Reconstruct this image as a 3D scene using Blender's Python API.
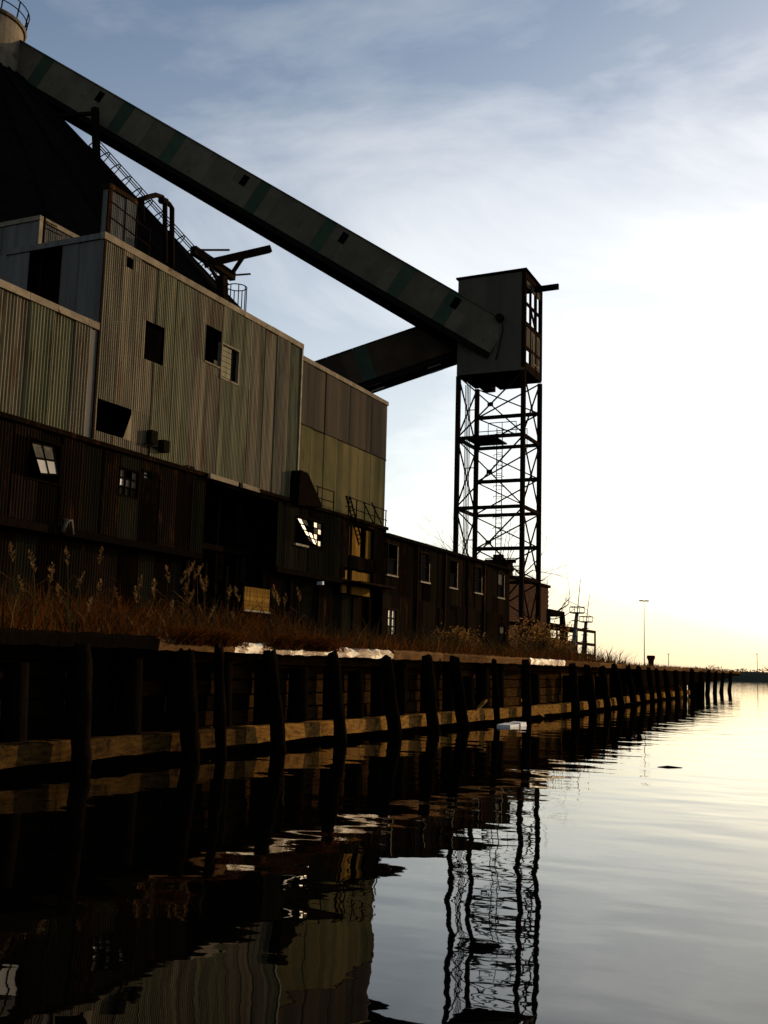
import bpy, math, random
from mathutils import Vector as V, Matrix
random.seed(11)
R = math.radians
SC = bpy.context.scene
COL = SC.collection
for o in list(bpy.data.objects): bpy.data.objects.remove(o, do_unlink=True)

# ------------------------------------------------------------------ camera
EYE = V((0, 0, 1.5)); FOC = 1090.0
yaw, pit, rol = R(25.1), R(8.0), R(1.57)
fw = V((-math.sin(yaw)*math.cos(pit), math.cos(yaw)*math.cos(pit), math.sin(pit)))
rt0 = V((math.cos(yaw), math.sin(yaw), 0)); up0 = rt0.cross(fw)
rt = math.cos(rol)*rt0 + math.sin(rol)*up0
up = -math.sin(rol)*rt0 + math.cos(rol)*up0
cam = bpy.data.cameras.new('camera'); camo = bpy.data.objects.new('camera', cam); COL.objects.link(camo)
cam.sensor_fit = 'HORIZONTAL'; cam.sensor_width = 36; cam.lens = 36*FOC/768; cam.clip_end = 6000; cam.clip_start = .05
camo.matrix_world = Matrix(((rt.x, up.x, -fw.x, EYE.x), (rt.y, up.y, -fw.y, EYE.y), (rt.z, up.z, -fw.z, EYE.z), (0, 0, 0, 1)))
SC.camera = camo
# ------------------------------------------------------------------ light
SUN_AZ, SUN_EL = R(25), R(13)          # azimuth from +Y (along the quay) towards +X (the water)
w = bpy.data.worlds.new('World'); SC.world = w; w.use_nodes = True
nt = w.node_tree; nt.nodes.clear()
def N(t, typ, **kw):
    n = t.nodes.new(typ)
    for k, v in kw.items():
        if k.startswith('i_'): n.inputs[k[2:].replace('_', ' ')].default_value = v
        else: setattr(n, k, v)
    return n
sky = N(nt, 'ShaderNodeTexSky', sky_type='NISHITA', sun_disc=False, sun_elevation=SUN_EL, sun_rotation=SUN_AZ,
        air_density=1.0, dust_density=2.2, ozone_density=1.9, altitude=0)
tc = N(nt, 'ShaderNodeTexCoord')
SKYX = 2.9
mp = N(nt, 'ShaderNodeMapping'); mp.inputs['Scale'].default_value = (1.0, 1.6, 3.2); mp.inputs['Rotation'].default_value = (.2, .35, .5); mp.inputs['Location'].default_value = (SKYX, 0, 0)
nz = N(nt, 'ShaderNodeTexNoise', i_Scale=2.1, i_Detail=7.0, i_Roughness=.58, i_Distortion=.5)
cr = N(nt, 'ShaderNodeValToRGB'); cr.color_ramp.elements[0].position = .46; cr.color_ramp.elements[1].position = .77
cr.color_ramp.elements[0].color = (0, 0, 0, 1); cr.color_ramp.elements[1].color = (.62, .62, .62, 1)
# the thin cloud veil gets optically thicker towards the horizon
sx = N(nt, 'ShaderNodeSeparateXYZ'); veil = N(nt, 'ShaderNodeMapRange'); veil.inputs[1].default_value = .58; veil.inputs[2].default_value = .15; veil.inputs[3].default_value = 0; veil.inputs[4].default_value = .5
vmax = N(nt, 'ShaderNodeMath', operation='ADD', use_clamp=True)
bw = N(nt, 'ShaderNodeRGBToBW')
mul = N(nt, 'ShaderNodeVectorMath', operation='SCALE')
cc = N(nt, 'ShaderNodeCombineXYZ'); cc.inputs[0].default_value = 1.12; cc.inputs[1].default_value = 1.02; cc.inputs[2].default_value = .87
pw = N(nt, 'ShaderNodeMath', operation='POWER'); pw.inputs[1].default_value = 1.22
gain = N(nt, 'ShaderNodeMath', operation='MULTIPLY_ADD'); gain.inputs[1].default_value = 1.6; gain.inputs[2].default_value = .0
mix = N(nt, 'ShaderNodeMixRGB'); bg = N(nt, 'ShaderNodeBackground'); out = N(nt, 'ShaderNodeOutputWorld')
bg.inputs['Strength'].default_value = .1
L = nt.links.new
L(tc.outputs['Generated'], mp.inputs[0]); L(mp.outputs[0], nz.inputs['Vector']); L(nz.outputs[0], cr.inputs[0])
L(sky.outputs[0], bw.inputs[0]); L(bw.outputs[0], pw.inputs[0]); L(pw.outputs[0], gain.inputs[0]); cmin = N(nt, 'ShaderNodeMath', operation='MINIMUM'); cmin.inputs[1].default_value = 5.5
L(gain.outputs[0], cmin.inputs[0]); L(cmin.outputs[0], mul.inputs['Scale']); L(cc.outputs[0], mul.inputs[0])
tint = N(nt, 'ShaderNodeVectorMath', operation='SCALE'); tint.inputs['Scale'].default_value = .9; tadd = N(nt, 'ShaderNodeVectorMath', operation='ADD')
L(sky.outputs[0], tint.inputs[0]); L(tint.outputs[0], tadd.inputs[0]); L(mul.outputs[0], tadd.inputs[1])
L(tc.outputs['Generated'], sx.inputs[0]); L(sx.outputs[2], veil.inputs[0]); L(veil.outputs[0], vmax.inputs[0]); L(cr.outputs[0], vmax.inputs[1]); L(vmax.outputs[0], mix.inputs[0]); L(sky.outputs[0], mix.inputs[1]); L(tadd.outputs[0], mix.inputs[2])
L(mix.outputs[0], bg.inputs[0]); L(bg.outputs[0], out.inputs[0])
sl = bpy.data.lights.new('sun', 'SUN'); sl.energy = 4.4; sl.angle = R(.6); sl.color = (1, .72, .42)
so = bpy.data.objects.new('sun', sl); COL.objects.link(so)
sd = V((math.sin(SUN_AZ)*math.cos(SUN_EL), math.cos(SUN_AZ)*math.cos(SUN_EL), math.sin(SUN_EL)))
so.rotation_euler = sd.to_track_quat('Z', 'Y').to_euler(); so.location = (40, 60, 60)
SC.view_settings.view_transform = 'Standard'; SC.view_settings.look = 'None'; SC.view_settings.exposure = 0.5; SC.view_settings.gamma = 1
SC.render.engine = 'CYCLES'

# ------------------------------------------------------------------ helpers
def ray(x, y):
    return (fw*FOC + rt*(x-384) + up*(512-y)).normalized()
def aX(x, y, X): d = ray(x, y); return EYE + d*(X/d.x)
def aY(x, y, Y): d = ray(x, y); return EYE + d*(Y/d.y)
def aW(x, y, wd): d = ray(x, y); return EYE + d*(wd/d.dot(fw))
def tag(o, label=None, cat=None, group=None, kind=None):
    for k, v in (('label', label), ('category', cat), ('group', group), ('kind', kind)):
        if v: o[k] = v
    return o
def empty(name, loc, label, cat, group=None):
    o = bpy.data.objects.new(name, None); o.location = loc; COL.objects.link(o); o.empty_display_size = .2
    return tag(o, label, cat, group)
def wloc(o):
    p = V((0, 0, 0))
    while o is not None: p += o.location; o = o.parent
    return p
UX, UY, UZ = V((1, 0, 0)), V((0, 1, 0)), V((0, 0, 1))
O0_ = V((0, 0, 0))
class MB:
    def __init__(s): s.v = []; s.f = []
    def quad(s, *p):
        n = len(s.v); s.v += [V(q) for q in p]; s.f.append(tuple(range(n, n+len(p)))); return s
    def box(s, O, u, v, n, u0, u1, v0, v1, n0, n1, jit=0):
        b = len(s.v)
        for k in (n0, n1):
            for (a, c) in ((u0, v0), (u1, v0), (u1, v1), (u0, v1)):
                p = V(O)+u*a+v*c+n*k
                if jit: p += V((random.uniform(-jit, jit), random.uniform(-jit, jit), random.uniform(-jit, jit)))
                s.v.append(p)
        for f in ((0, 3, 2, 1), (4, 5, 6, 7), (0, 1, 5, 4), (1, 2, 6, 5), (2, 3, 7, 6), (3, 0, 4, 7)):
            s.f.append(tuple(b+i for i in f))
        return s
    def abox(s, x0, x1, y0, y1, z0, z1, jit=0): return s.box((0, 0, 0), UX, UY, UZ, x0, x1, y0, y1, z0, z1, jit)
    def tube(s, pts, rad, seg=6, cap=True, closed=False, jit=0):
        pts = [V(p) for p in pts]; n = len(pts); rings = []
        for i, p in enumerate(pts):
            if closed: d = pts[(i+1) % n]-pts[i-1]
            else: d = (pts[min(i+1, n-1)]-pts[max(i-1, 0)])
            d.normalize()
            a = d.cross(UZ)
            if a.length < .05: a = d.cross(UX)
            a.normalize(); b = d.cross(a)
            r = rad[i] if isinstance(rad, (list, tuple)) else rad
            st = len(s.v)
            for k in range(seg):
                t = 2*math.pi*k/seg; q_ = r*(1+random.uniform(-jit, jit)); s.v.append(p+a*(q_*math.cos(t))+b*(q_*math.sin(t))+(UZ*random.uniform(-.07, .03) if jit and i == n-1 else O0_))
            rings.append(st)
        m = n if closed else n-1
        for i in range(m):
            A, B = rings[i], rings[(i+1) % n]
            for k in range(seg): s.f.append((A+k, A+(k+1) % seg, B+(k+1) % seg, B+k))
        if cap and not closed:
            s.f.append(tuple(rings[0]+k for k in range(seg))[::-1]); s.f.append(tuple(rings[-1]+k for k in range(seg)))
        return s
    def beam(s, a, b, wd, ht=None):
        a, b = V(a), V(b); d = b-a; l = d.length; d.normalize()
        x = d.cross(UZ)
        if x.length < .05: x = V((1, 0, 0))
        x.normalize(); y = x.cross(d); ht = ht or wd
        return s.box(a, d, x, y, 0, l, -wd/2, wd/2, -ht/2, ht/2)
    def build(s, name, mat, parent=None, smooth=False, loc=None):
        me = bpy.data.meshes.new(name); o = bpy.data.objects.new(name, me); COL.objects.link(o)
        if parent is not None:
            o.parent = parent; off = wloc(parent)
        else:
            off = V(loc) if loc is not None else V((0, 0, 0)); o.location = off
        me.from_pydata([tuple(p-off) for p in s.v], [], s.f); me.update()
        if smooth: me.polygons.foreach_set('use_smooth', [True]*len(me.polygons))
        me.materials.append(M[mat]); return o

# ------------------------------------------------------------------ materials
M = {}
DARK = dict(timber_shaded=0.4, shrub_leaf=.6, cap_glint=.9, pale_trim=.4, foam_white=0.6, pane_white=0.4, plume=0.32, grass=0.28, straw=0.25, timber_waler=0.62, timber_cap=0.55, steel_pale=.4, flashing=0.4, rust_sheet=0.22, rust_olive=0.24, row_board=0.22, timber_plank=0.22, timber_dark=0.2, far_leaf=.8, far_bank=.8, roof_metal=0.17, galv_tan=0.58, galv_green=0.56, galv_grey=0.5, fibre_green=.27, annex_shaded=0.54, annex_sunlit=0.45, gallery_skin=0.85, gallery_green=0.7, cabin_skin=0.75, gallery_under=.3, tower_steel=0.2, concrete=.4, ochre_board=0.35, brick=.45, ground=.4, bark=.5, barrel_red=.6, black_inside=0.2)
def mat(name, c1, c2, rough=.85, metal=0, scale=(1, 1, 1), ns=3., lo=.35, hi=.65, bump=0, bscale=40, var=.25, c3=None, c3p=(.6, .72), c3s=1.4, c3scale=(1, 1, 1), trans=0, spec=0.0):
    k_ = DARK.get(name, .45); c1, c2 = tuple(k_*q for q in c1), tuple(k_*q for q in c2); c3 = c3 and tuple(k_*q for q in c3)
    m = bpy.data.materials.new(name); m.use_nodes = True; t = m.node_tree; b = t.nodes['Principled BSDF']; l = t.links.new
    g = N(t, 'ShaderNodeNewGeometry'); mpn = N(t, 'ShaderNodeMapping'); mpn.inputs['Scale'].default_value = scale
    l(g.outputs['Position'], mpn.inputs[0])
    n1 = N(t, 'ShaderNodeTexNoise', i_Scale=ns, i_Detail=6., i_Roughness=.6); l(mpn.outputs[0], n1.inputs['Vector'])
    r = N(t, 'ShaderNodeMapRange'); r.inputs[1].default_value = lo; r.inputs[2].default_value = hi; l(n1.outputs[0], r.inputs[0])
    mx = N(t, 'ShaderNodeMixRGB'); mx.inputs[1].default_value = (*c1, 1); mx.inputs[2].default_value = (*c2, 1); l(r.outputs[0], mx.inputs[0])
    colo = mx.outputs[0]
    if c3:
        mp3 = N(t, 'ShaderNodeMapping'); mp3.inputs['Scale'].default_value = c3scale; mp3.inputs['Location'].default_value = (3.1, 7.7, 1.3)
        l(g.outputs['Position'], mp3.inputs[0])
        n3 = N(t, 'ShaderNodeTexNoise', i_Scale=c3s, i_Detail=8., i_Roughness=.65); l(mp3.outputs[0], n3.inputs['Vector'])
        r3 = N(t, 'ShaderNodeMapRange'); r3.inputs[1].default_value = c3p[0]; r3.inputs[2].default_value = c3p[1]; l(n3.outputs[0], r3.inputs[0])
        m3 = N(t, 'ShaderNodeMixRGB'); m3.inputs[2].default_value = (*c3, 1); l(colo, m3.inputs[1]); l(r3.outputs[0], m3.inputs[0]); colo = m3.outputs[0]
    if var:
        oi = N(t, 'ShaderNodeObjectInfo'); vr = N(t, 'ShaderNodeMapRange'); vr.inputs[3].default_value = 1-var; vr.inputs[4].default_value = 1+var
        l(oi.outputs['Random'], vr.inputs[0])
        hs = N(t, 'ShaderNodeHueSaturation'); l(vr.outputs[0], hs.inputs['Value']); l(colo, hs.inputs['Color']); colo = hs.outputs[0]
    l(colo, b.inputs['Base Color'])
    b.inputs['Roughness'].default_value = rough; b.inputs['Metallic'].default_value = metal; b.inputs['Specular IOR Level'].default_value = spec
    if bump:
        nb = N(t, 'ShaderNodeTexNoise', i_Scale=bscale, i_Detail=4.); l(mpn.outputs[0], nb.inputs['Vector'])
        bp = N(t, 'ShaderNodeBump', i_Strength=1.0, i_Distance=bump); l(nb.outputs[0], bp.inputs['Height']); l(bp.outputs[0], b.inputs['Normal'])
    if trans:
        tr = N(t, 'ShaderNodeBsdfTranslucent'); l(colo, tr.inputs[0]); ms = N(t, 'ShaderNodeMixShader'); ms.inputs[0].default_value = trans
        l(b.outputs[0], ms.inputs[1]); l(tr.outputs[0], ms.inputs[2]); l(ms.outputs[0], t.nodes['Material Output'].inputs[0])
    M[name] = m; return m
VS = (3.0, 3.0, .22)   # streaks that run down a wall
mat('galv_tan', (.21, .168, .10), (.10, .082, .05), .62, 0, VS, 1.3, .40, .60, bump=.02, bscale=1.5, var=.09, c3=(.10, .045, .02), c3p=(.53, .68), c3s=1.2, c3scale=(2, 2, .35), spec=.02)
mat('galv_green', (.19, .17, .088), (.09, .092, .045), .62, 0, VS, 1.3, .40, .60, bump=.02, bscale=1.5, var=.09, c3=(.07, .04, .02), c3p=(.55, .70), c3s=1.2, c3scale=(2, 2, .35), spec=.02)
mat('galv_grey', (.17, .165, .155), (.12, .115, .105), .6, 0, VS, 1.3, .40, .60, bump=.02, bscale=1.5, var=.14, c3=(.09, .05, .03), c3p=(.66, .8), c3s=1.2, c3scale=(2, 2, .35), spec=0.0)
mat('fibre_green', (.13, .16, .075), (.07, .10, .045), .5, 0, VS, 1.3, .3, .7, spec=0.0)
mat('annex_shaded', (.165, .125, .082), (.115, .09, .064), .5, 0, VS, 1.0, .3, .7, c3=(.09, .045, .025), c3p=(.6, .8), c3scale=(1, 1, .4), var=.05, spec=0.0)  # brown carries the shade on the upper annex sheets
mat('annex_sunlit', (.38, .28, .12), (.15, .15, .068), .6, 0, (1, .4, .25), .8, .36, .62, c3=(.10, .06, .025), c3p=(.6, .75), c3s=1.0, c3scale=(2, 2, .4), var=.05, spec=0.0)  # yellow green carries the sun glow on the lower annex sheets
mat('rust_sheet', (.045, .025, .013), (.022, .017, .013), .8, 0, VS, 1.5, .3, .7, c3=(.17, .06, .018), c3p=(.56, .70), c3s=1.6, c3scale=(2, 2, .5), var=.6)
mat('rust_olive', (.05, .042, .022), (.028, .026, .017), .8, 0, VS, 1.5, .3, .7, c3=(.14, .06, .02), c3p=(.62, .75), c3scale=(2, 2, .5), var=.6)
mat('row_board', (.05, .033, .019), (.026, .02, .014), .8, 0, VS, 1.5, .3, .7, c3=(.075, .032, .012), c3p=(.62, .75), c3scale=(2, 2, .5), var=.4)
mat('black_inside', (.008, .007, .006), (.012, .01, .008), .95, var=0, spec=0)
mat('flashing', (.36, .30, .22), (.22, .18, .13), .55, 0, (1, 1, 1), 2., c3=(.14, .07, .03), c3p=(.58, .68), c3s=2.5, var=.15)
mat('pale_trim', (.50, .45, .36), (.32, .28, .21), .6, 0, (1, 1, 1), 3., var=.15)
mat('gallery_skin', (.082, .07, .05), (.06, .051, .038), .65, 0, (.6, .6, .6), 1., var=.14, c3=(.05, .032, .02), c3p=(.6, .75))
mat('gallery_brown', (.075, .052, .034), (.05, .036, .026), .7, 0, (.6, .6, .6), 1., var=.14)
mat('gallery_green', (.038, .058, .038), (.03, .046, .032), .6, 0, (1, 1, 1), 1., var=.15)
mat('gallery_under', (.02, .017, .014), (.013, .011, .01), .9, var=.2, spec=0.0)
mat('cabin_skin', (.075, .066, .052), (.056, .05, .04), .7, 0, (.5, .5, .2), 1., var=.08)
mat('tower_steel', (.05, .03, .02), (.03, .02, .015), .75, 0, (1, 1, 1), 3., c3=(.09, .035, .015), c3p=(.6, .7), var=.2)
mat('roof_metal', (.026, .024, .022), (.016, .015, .014), .7, 0, (1, 1, .4), 1.2, c3=(.05, .03, .02), c3p=(.66, .75), c3s=.8, var=.2, spec=0.0)
mat('concrete', (.30, .25, .19), (.17, .15, .12), .85, 0, (1, 1, .5), .9, c3=(.09, .07, .055), c3p=(.56, .72), c3s=.8, bump=.01, bscale=20, var=0)
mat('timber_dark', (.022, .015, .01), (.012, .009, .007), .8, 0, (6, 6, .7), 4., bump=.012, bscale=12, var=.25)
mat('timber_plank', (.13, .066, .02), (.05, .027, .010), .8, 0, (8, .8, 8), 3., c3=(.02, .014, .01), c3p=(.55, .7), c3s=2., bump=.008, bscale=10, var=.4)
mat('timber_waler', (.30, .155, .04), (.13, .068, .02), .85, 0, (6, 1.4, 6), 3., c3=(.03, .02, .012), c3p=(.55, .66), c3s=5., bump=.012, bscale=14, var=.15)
mat('timber_shaded', (.10, .055, .016), (.035, .02, .008), .85, 0, (6, 1.4, 6), 3., c3=(.02, .014, .008), c3p=(.52, .64), c3s=4., bump=.012, bscale=14, var=.15)  # darker copy of the waler timber, shade put into its colour
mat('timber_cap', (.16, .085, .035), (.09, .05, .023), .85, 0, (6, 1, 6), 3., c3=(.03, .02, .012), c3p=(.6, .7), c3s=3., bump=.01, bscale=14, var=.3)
mat('cap_glint', (.80, .74, .62), (.62, .52, .38), .5, 0, (4, .9, 4), 2.5, c3=(.13, .065, .022), c3p=(.44, .49), c3s=2.1, c3scale=(1, 1, 2.2), bump=.012, bscale=14, var=.06, spec=.12)  # near-white stands in for sun glint, broken by brown patches
mat('grass', (.20, .066, .012), (.10, .034, .008), .9, 0, (1, 1, 1), 1.2, var=0, trans=.45, spec=0.0)
mat('dead_weed', (.04, .028, .015), (.05, .045, .018), .9, 0, (1, 1, 1), 2., var=.2, trans=.3)
mat('shrub_leaf', (.40, .21, .06), (.24, .12, .035), .9, 0, (1, 1, 1), 2., var=.2, trans=.5)
mat('straw', (.30, .17, .06), (.16, .09, .035), .9, 0, (1, 1, 1), 2., var=.2, trans=.4, spec=0.0)
mat('plume', (.50, .30, .12), (.34, .19, .075), .95, 0, (1, 1, 1), 4., var=.25, trans=.45, spec=0.0)
mat('bark', (.055, .04, .03), (.035, .026, .02), .9, 0, (1, 1, 1), 4., var=.1)
mat('ground', (.06, .045, .03), (.035, .028, .02), .95, 0, (1, 1, 1), .6, var=0, spec=0.0)
mat('brick', (.125, .07, .045), (.085, .05, .033), .85, 0, (1, 1, 1), 2., var=.25)
mat('steel_pale', (.25, .24, .22), (.17, .165, .15), .6, 0, (1, 1, 1), 2., var=.1)
mat('ochre_board', (.36, .20, .04), (.16, .09, .025), .8, 0, (8, 8, .6), 2., var=.3)
mat('pane_white', (.55, .53, .5), (.40, .38, .36), .35, 0, (1, 1, 1), 3., var=.3, spec=.15)
mat('pane_dull', (.16, .15, .12), (.08, .075, .06), .4, 0, (1, 1, 1), 5., var=.3)
mat('foam_white', (.82, .84, .86), (.75, .77, .8), .6, 0, (1, 1, 1), 6., var=0)
mat('barrel_red', (.07, .02, .015), (.04, .018, .015), .6, 0, (1, 1, 1), 3., var=0)
mat('far_bank', (.05, .055, .04), (.035, .04, .03), .95, 0, (.1, .1, .4), 1., var=.2, spec=0.0)
mat('far_leaf', (.07, .06, .045), (.05, .045, .035), .95, 0, (1, 1, 1), .3, var=.3, spec=0.0)
def glassy(name, col, rough, spec=.9):
    m = bpy.data.materials.new(name); m.use_nodes = True; b = m.node_tree.nodes['Principled BSDF']
    b.inputs['Base Color'].default_value = (*col, 1); b.inputs['Roughness'].default_value = rough; b.inputs['Specular IOR Level'].default_value = spec
    M[name] = m
glassy('glass_dark', (.004, .004, .005), .4, .0)
def water():
    m = bpy.data.materials.new('water'); m.use_nodes = True; t = m.node_tree; b = t.nodes['Principled BSDF']; l = t.links.new
    b.inputs['Base Color'].default_value = (.0008, .0008, .0007, 1); b.inputs['Roughness'].default_value = .012; b.inputs['IOR'].default_value = 1.33; b.inputs['Specular Tint'].default_value = (1, .94, .80, 1)
    g = N(t, 'ShaderNodeNewGeometry'); acc = None
    for sc, amp, rotz, st, det in ((.16, .004, .5, (1, 1.6, 1), 1.), (.7, .0056, .3, (1, 1.5, 1), 1.), (2.3, .0006, -.5, (1, 1.4, 1), 2.), (7., .00007, .9, (1, 1.3, 1), 2.), (.9, .0026, 1.4, (1, 1.9, 1), 1.)):
        mpn = N(t, 'ShaderNodeMapping'); mpn.inputs['Scale'].default_value = st; mpn.inputs['Rotation'].default_value = (0, 0, rotz)
        mpn.inputs['Location'].default_value = (sc*7, 3, 0); l(g.outputs['Position'], mpn.inputs[0])
        n = N(t, 'ShaderNodeTexNoise', i_Scale=sc, i_Detail=det, i_Roughness=.45); l(mpn.outputs[0], n.inputs['Vector'])
        mm = N(t, 'ShaderNodeMath', operation='MULTIPLY_ADD'); mm.inputs[1].default_value = amp*2; l(n.outputs[0], mm.inputs[0])
        if acc is not None: l(acc, mm.inputs[2])
        else: mm.inputs[2].default_value = 0
        acc = mm.outputs[0]
    bp = N(t, 'ShaderNodeBump', i_Strength=1., i_Distance=1.); l(acc, bp.inputs['Height']); l(bp.outputs[0], b.inputs['Normal'])
    M['water'] = m
water()

# ------------------------------------------------------------------ generic pieces
def cut(u0, u1, v0, v1, holes):
    rs = [(u0, u1, v0, v1)]
    for (a, b, c, d) in holes:
        nr = []
        for (p, q, r, s) in rs:
            A, B, C_, D = max(p, a), min(q, b), max(r, c), min(s, d)
            if A >= B or C_ >= D: nr.append((p, q, r, s)); continue
            if r < C_: nr.append((p, q, r, C_))
            if D < s: nr.append((p, q, D, s))
            if p < A: nr.append((p, A, C_, D))
            if B < q: nr.append((B, q, C_, D))
        rs = nr
    return [r for r in rs if r[1]-r[0] > .01 and r[3]-r[2] > .01]
def sheet(parent, name, m, O, u, v, n, u0, u1, v0, v1, holes=(), pitch=.09, amp=.013, off=0., skew=0.):
    """one corrugated sheet: ribs run along v, waves along u"""
    ph = random.random(); res = None
    for (p, q, r, s) in cut(u0, u1, v0, v1, holes):
        mb = MB()
        if pitch:
            k = max(2, int((q-p)/pitch*4)); base = len(mb.v)
            for i in range(k+1):
                a = p+(q-p)*i/k; h = amp*math.sin(2*math.pi*((a/pitch)+ph))+off
                mb.v.append(O+u*a+v*(r+skew*(a-u0))+n*h); mb.v.append(O+u*a+v*(s+skew*(a-u0))+n*(h-.004))
            for i in range(k): mb.f.append((base+2*i, base+2*i+2, base+2*i+3, base+2*i+1))
        else:
            mb.box(O, u, v, n, p, q, r, s, off-.03, off)
        res = mb.build(name, m, parent, smooth=bool(pitch))
    return res
def wall_of_sheets(parent, O, u, v, n, u0, u1, rows, holes, mats, wd=.86, pitch=.09, amp=.013, jitter=.018, name='wall_sheet', rag=0.):
    """clad a wall with single sheets, side lapped, split at the rows"""
    a = u0; ci = 0
    while a < u1-.05:
        b = min(a+wd*random.uniform(.92, 1.08), u1)
        if u1-b < .3: b = u1
        for ri in range(len(rows)-1):
            m = mats(ci, ri, (a+b)/2) if callable(mats) else random.choice(mats)
            r0 = rows[ri] + (random.uniform(-rag, rag) if ri == 0 and rag else 0)
            sheet(parent, name, m, O, u, v, n, a-.012, b+.012, r0, rows[ri+1]+(.06 if ri < len(rows)-2 else 0), holes, pitch, amp,
                  off=random.uniform(-jitter, jitter)-(.012*ri if len(rows) > 2 else 0)+(ci % 2)*.018)
        a = b; ci += 1
def window(parent, O, u, v, n, u0, u1, v0, v1, nx=2, ny=2, frame='pale_trim', panes=('glass_dark',), fw_=.07, off=0., depth=.1, missing=(), tilt=None):
    """window part with its frame as mesh, panes as sub-parts"""
    mb = MB()
    for (a, b, c, d) in ((u0, u1, v0, v0+fw_), (u0, u1, v1-fw_, v1), (u0, u0+fw_, v0+fw_, v1-fw_), (u1-fw_, u1, v0+fw_, v1-fw_)):
        mb.box(O, u, v, n, a, b, c, d, off-depth, off+.02)
    cw, ch = (u1-u0-2*fw_)/nx, (v1-v0-2*fw_)/ny
    for i in range(1, nx): mb.box(O, u, v, n, u0+fw_+cw*i-.02, u0+fw_+cw*i+.02, v0+fw_, v1-fw_, off-depth+.02, off-.01)
    for j in range(1, ny): mb.box(O, u, v, n, u0+fw_, u1-fw_, v0+fw_+ch*j-.02, v0+fw_+ch*j+.02, off-depth+.025, off-.015)
    wo = mb.build('window', frame, parent)
    k = 0
    for j in range(ny):
        for i in range(nx):
            if (i, j) not in missing:
                MB().box(O, u, v, n, u0+fw_+cw*i+.021, u0+fw_+cw*(i+1)-.021, v0+fw_+ch*j+.021, v0+fw_+ch*(j+1)-.021, off-depth*.6-.006, off-depth*.6).build('pane', panes[k % len(panes)], wo)
            k += 1
    return wo
O0 = V((0, 0, 0))
def hole(x0, y0, x1, y1, X):      # opening in a wall at plane X measured from two of its corners
    a = aX(x0, y0, X); b = aX(x1, y1, X)
    return (min(a.y, b.y), max(a.y, b.y), min(a.z, b.z), max(a.z, b.z))

# ================================================================== SETTING: water, ground, far shore
WATER = MB().quad((-1500, -200, 0), (1500, -200, 0), (1500, 3000, 0), (-1500, 3000, 0)).build('water', 'water'); tag(WATER, 'calm dark harbour water with soft ripples', kind='structure')
def qx(y):                        # face of the timber quay wall along its length
    if y < 38: return -10.15
    if y < 57: return -10.15-(y-38)/19*1.55
    return -11.7-(y-57)/58*3.0
ZD = 1.72
gp = [(-1500, -60), (-10.85, -60), (-10.85, 38), (-12.4, 57), (-15, 76), (-21.5, 90), (-25.3, 120), (-28.5, 150), (-60, 190), (-1500, 190)]
g = MB(); b = [V((x, y, ZD-.02)) for x, y in gp]; c = [V((x, y, -1.)) for x, y in gp]
g.quad(*b)
for i in range(len(gp)-1): g.quad(c[i], c[i+1], b[i+1], b[i])
tag(g.build('ground', 'ground'), 'bare brown earth behind the quay', kind='structure')
# far bank
fb = MB(); prof = ((0, -.5), (1.5, .6), (5, 2.0), (30, 2.6), (400, 3.0)); xs = [-500, -300, -160, -90, -40, 0, 60, 140, 260, 420]
base = []
for x in xs:
    yo = 325+.06*x+random.uniform(-4, 4)
    for d, z in prof: fb.v.append(V((x, yo+d, z)))
k = len(prof)
for i in range(len(xs)-1):
    for j in range(k-1): fb.f.append((i*k+j, (i+1)*k+j, (i+1)*k+j+1, i*k+j+1))
tag(fb.build('far_shore', 'far_bank'), 'low dark far shore across the water', kind='structure')
def leafmass(n, pos, size, flat=1.):
    mb = MB()
    for _ in range(n):
        p = pos(); a = V((random.gauss(0, 1), random.gauss(0, 1), random.gauss(0, 1)*flat)).normalized(); b = a.orthogonal().normalized()
        s_ = size*random.uniform(.5, 1.3); mb.quad(p-a*s_, p+b*s_*.5, p+a*s_, p-b*s_*.5)
    return mb
def farpos():
    x = random.uniform(-260, 260); h = 1.1+.9*math.sin(x*.11)+.7*math.sin(x*.37+1)+.5*math.sin(x*.9)
    return V((x, 332+.06*x+random.uniform(0, 8), 2.0+random.random()**1.5*max(.6, h)*.8))
tag(leafmass(16000, farpos, .3).build('far_shrubs', 'far_leaf'), 'low scrub along the top of the far shore', 'shrubs', kind='stuff')

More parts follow.
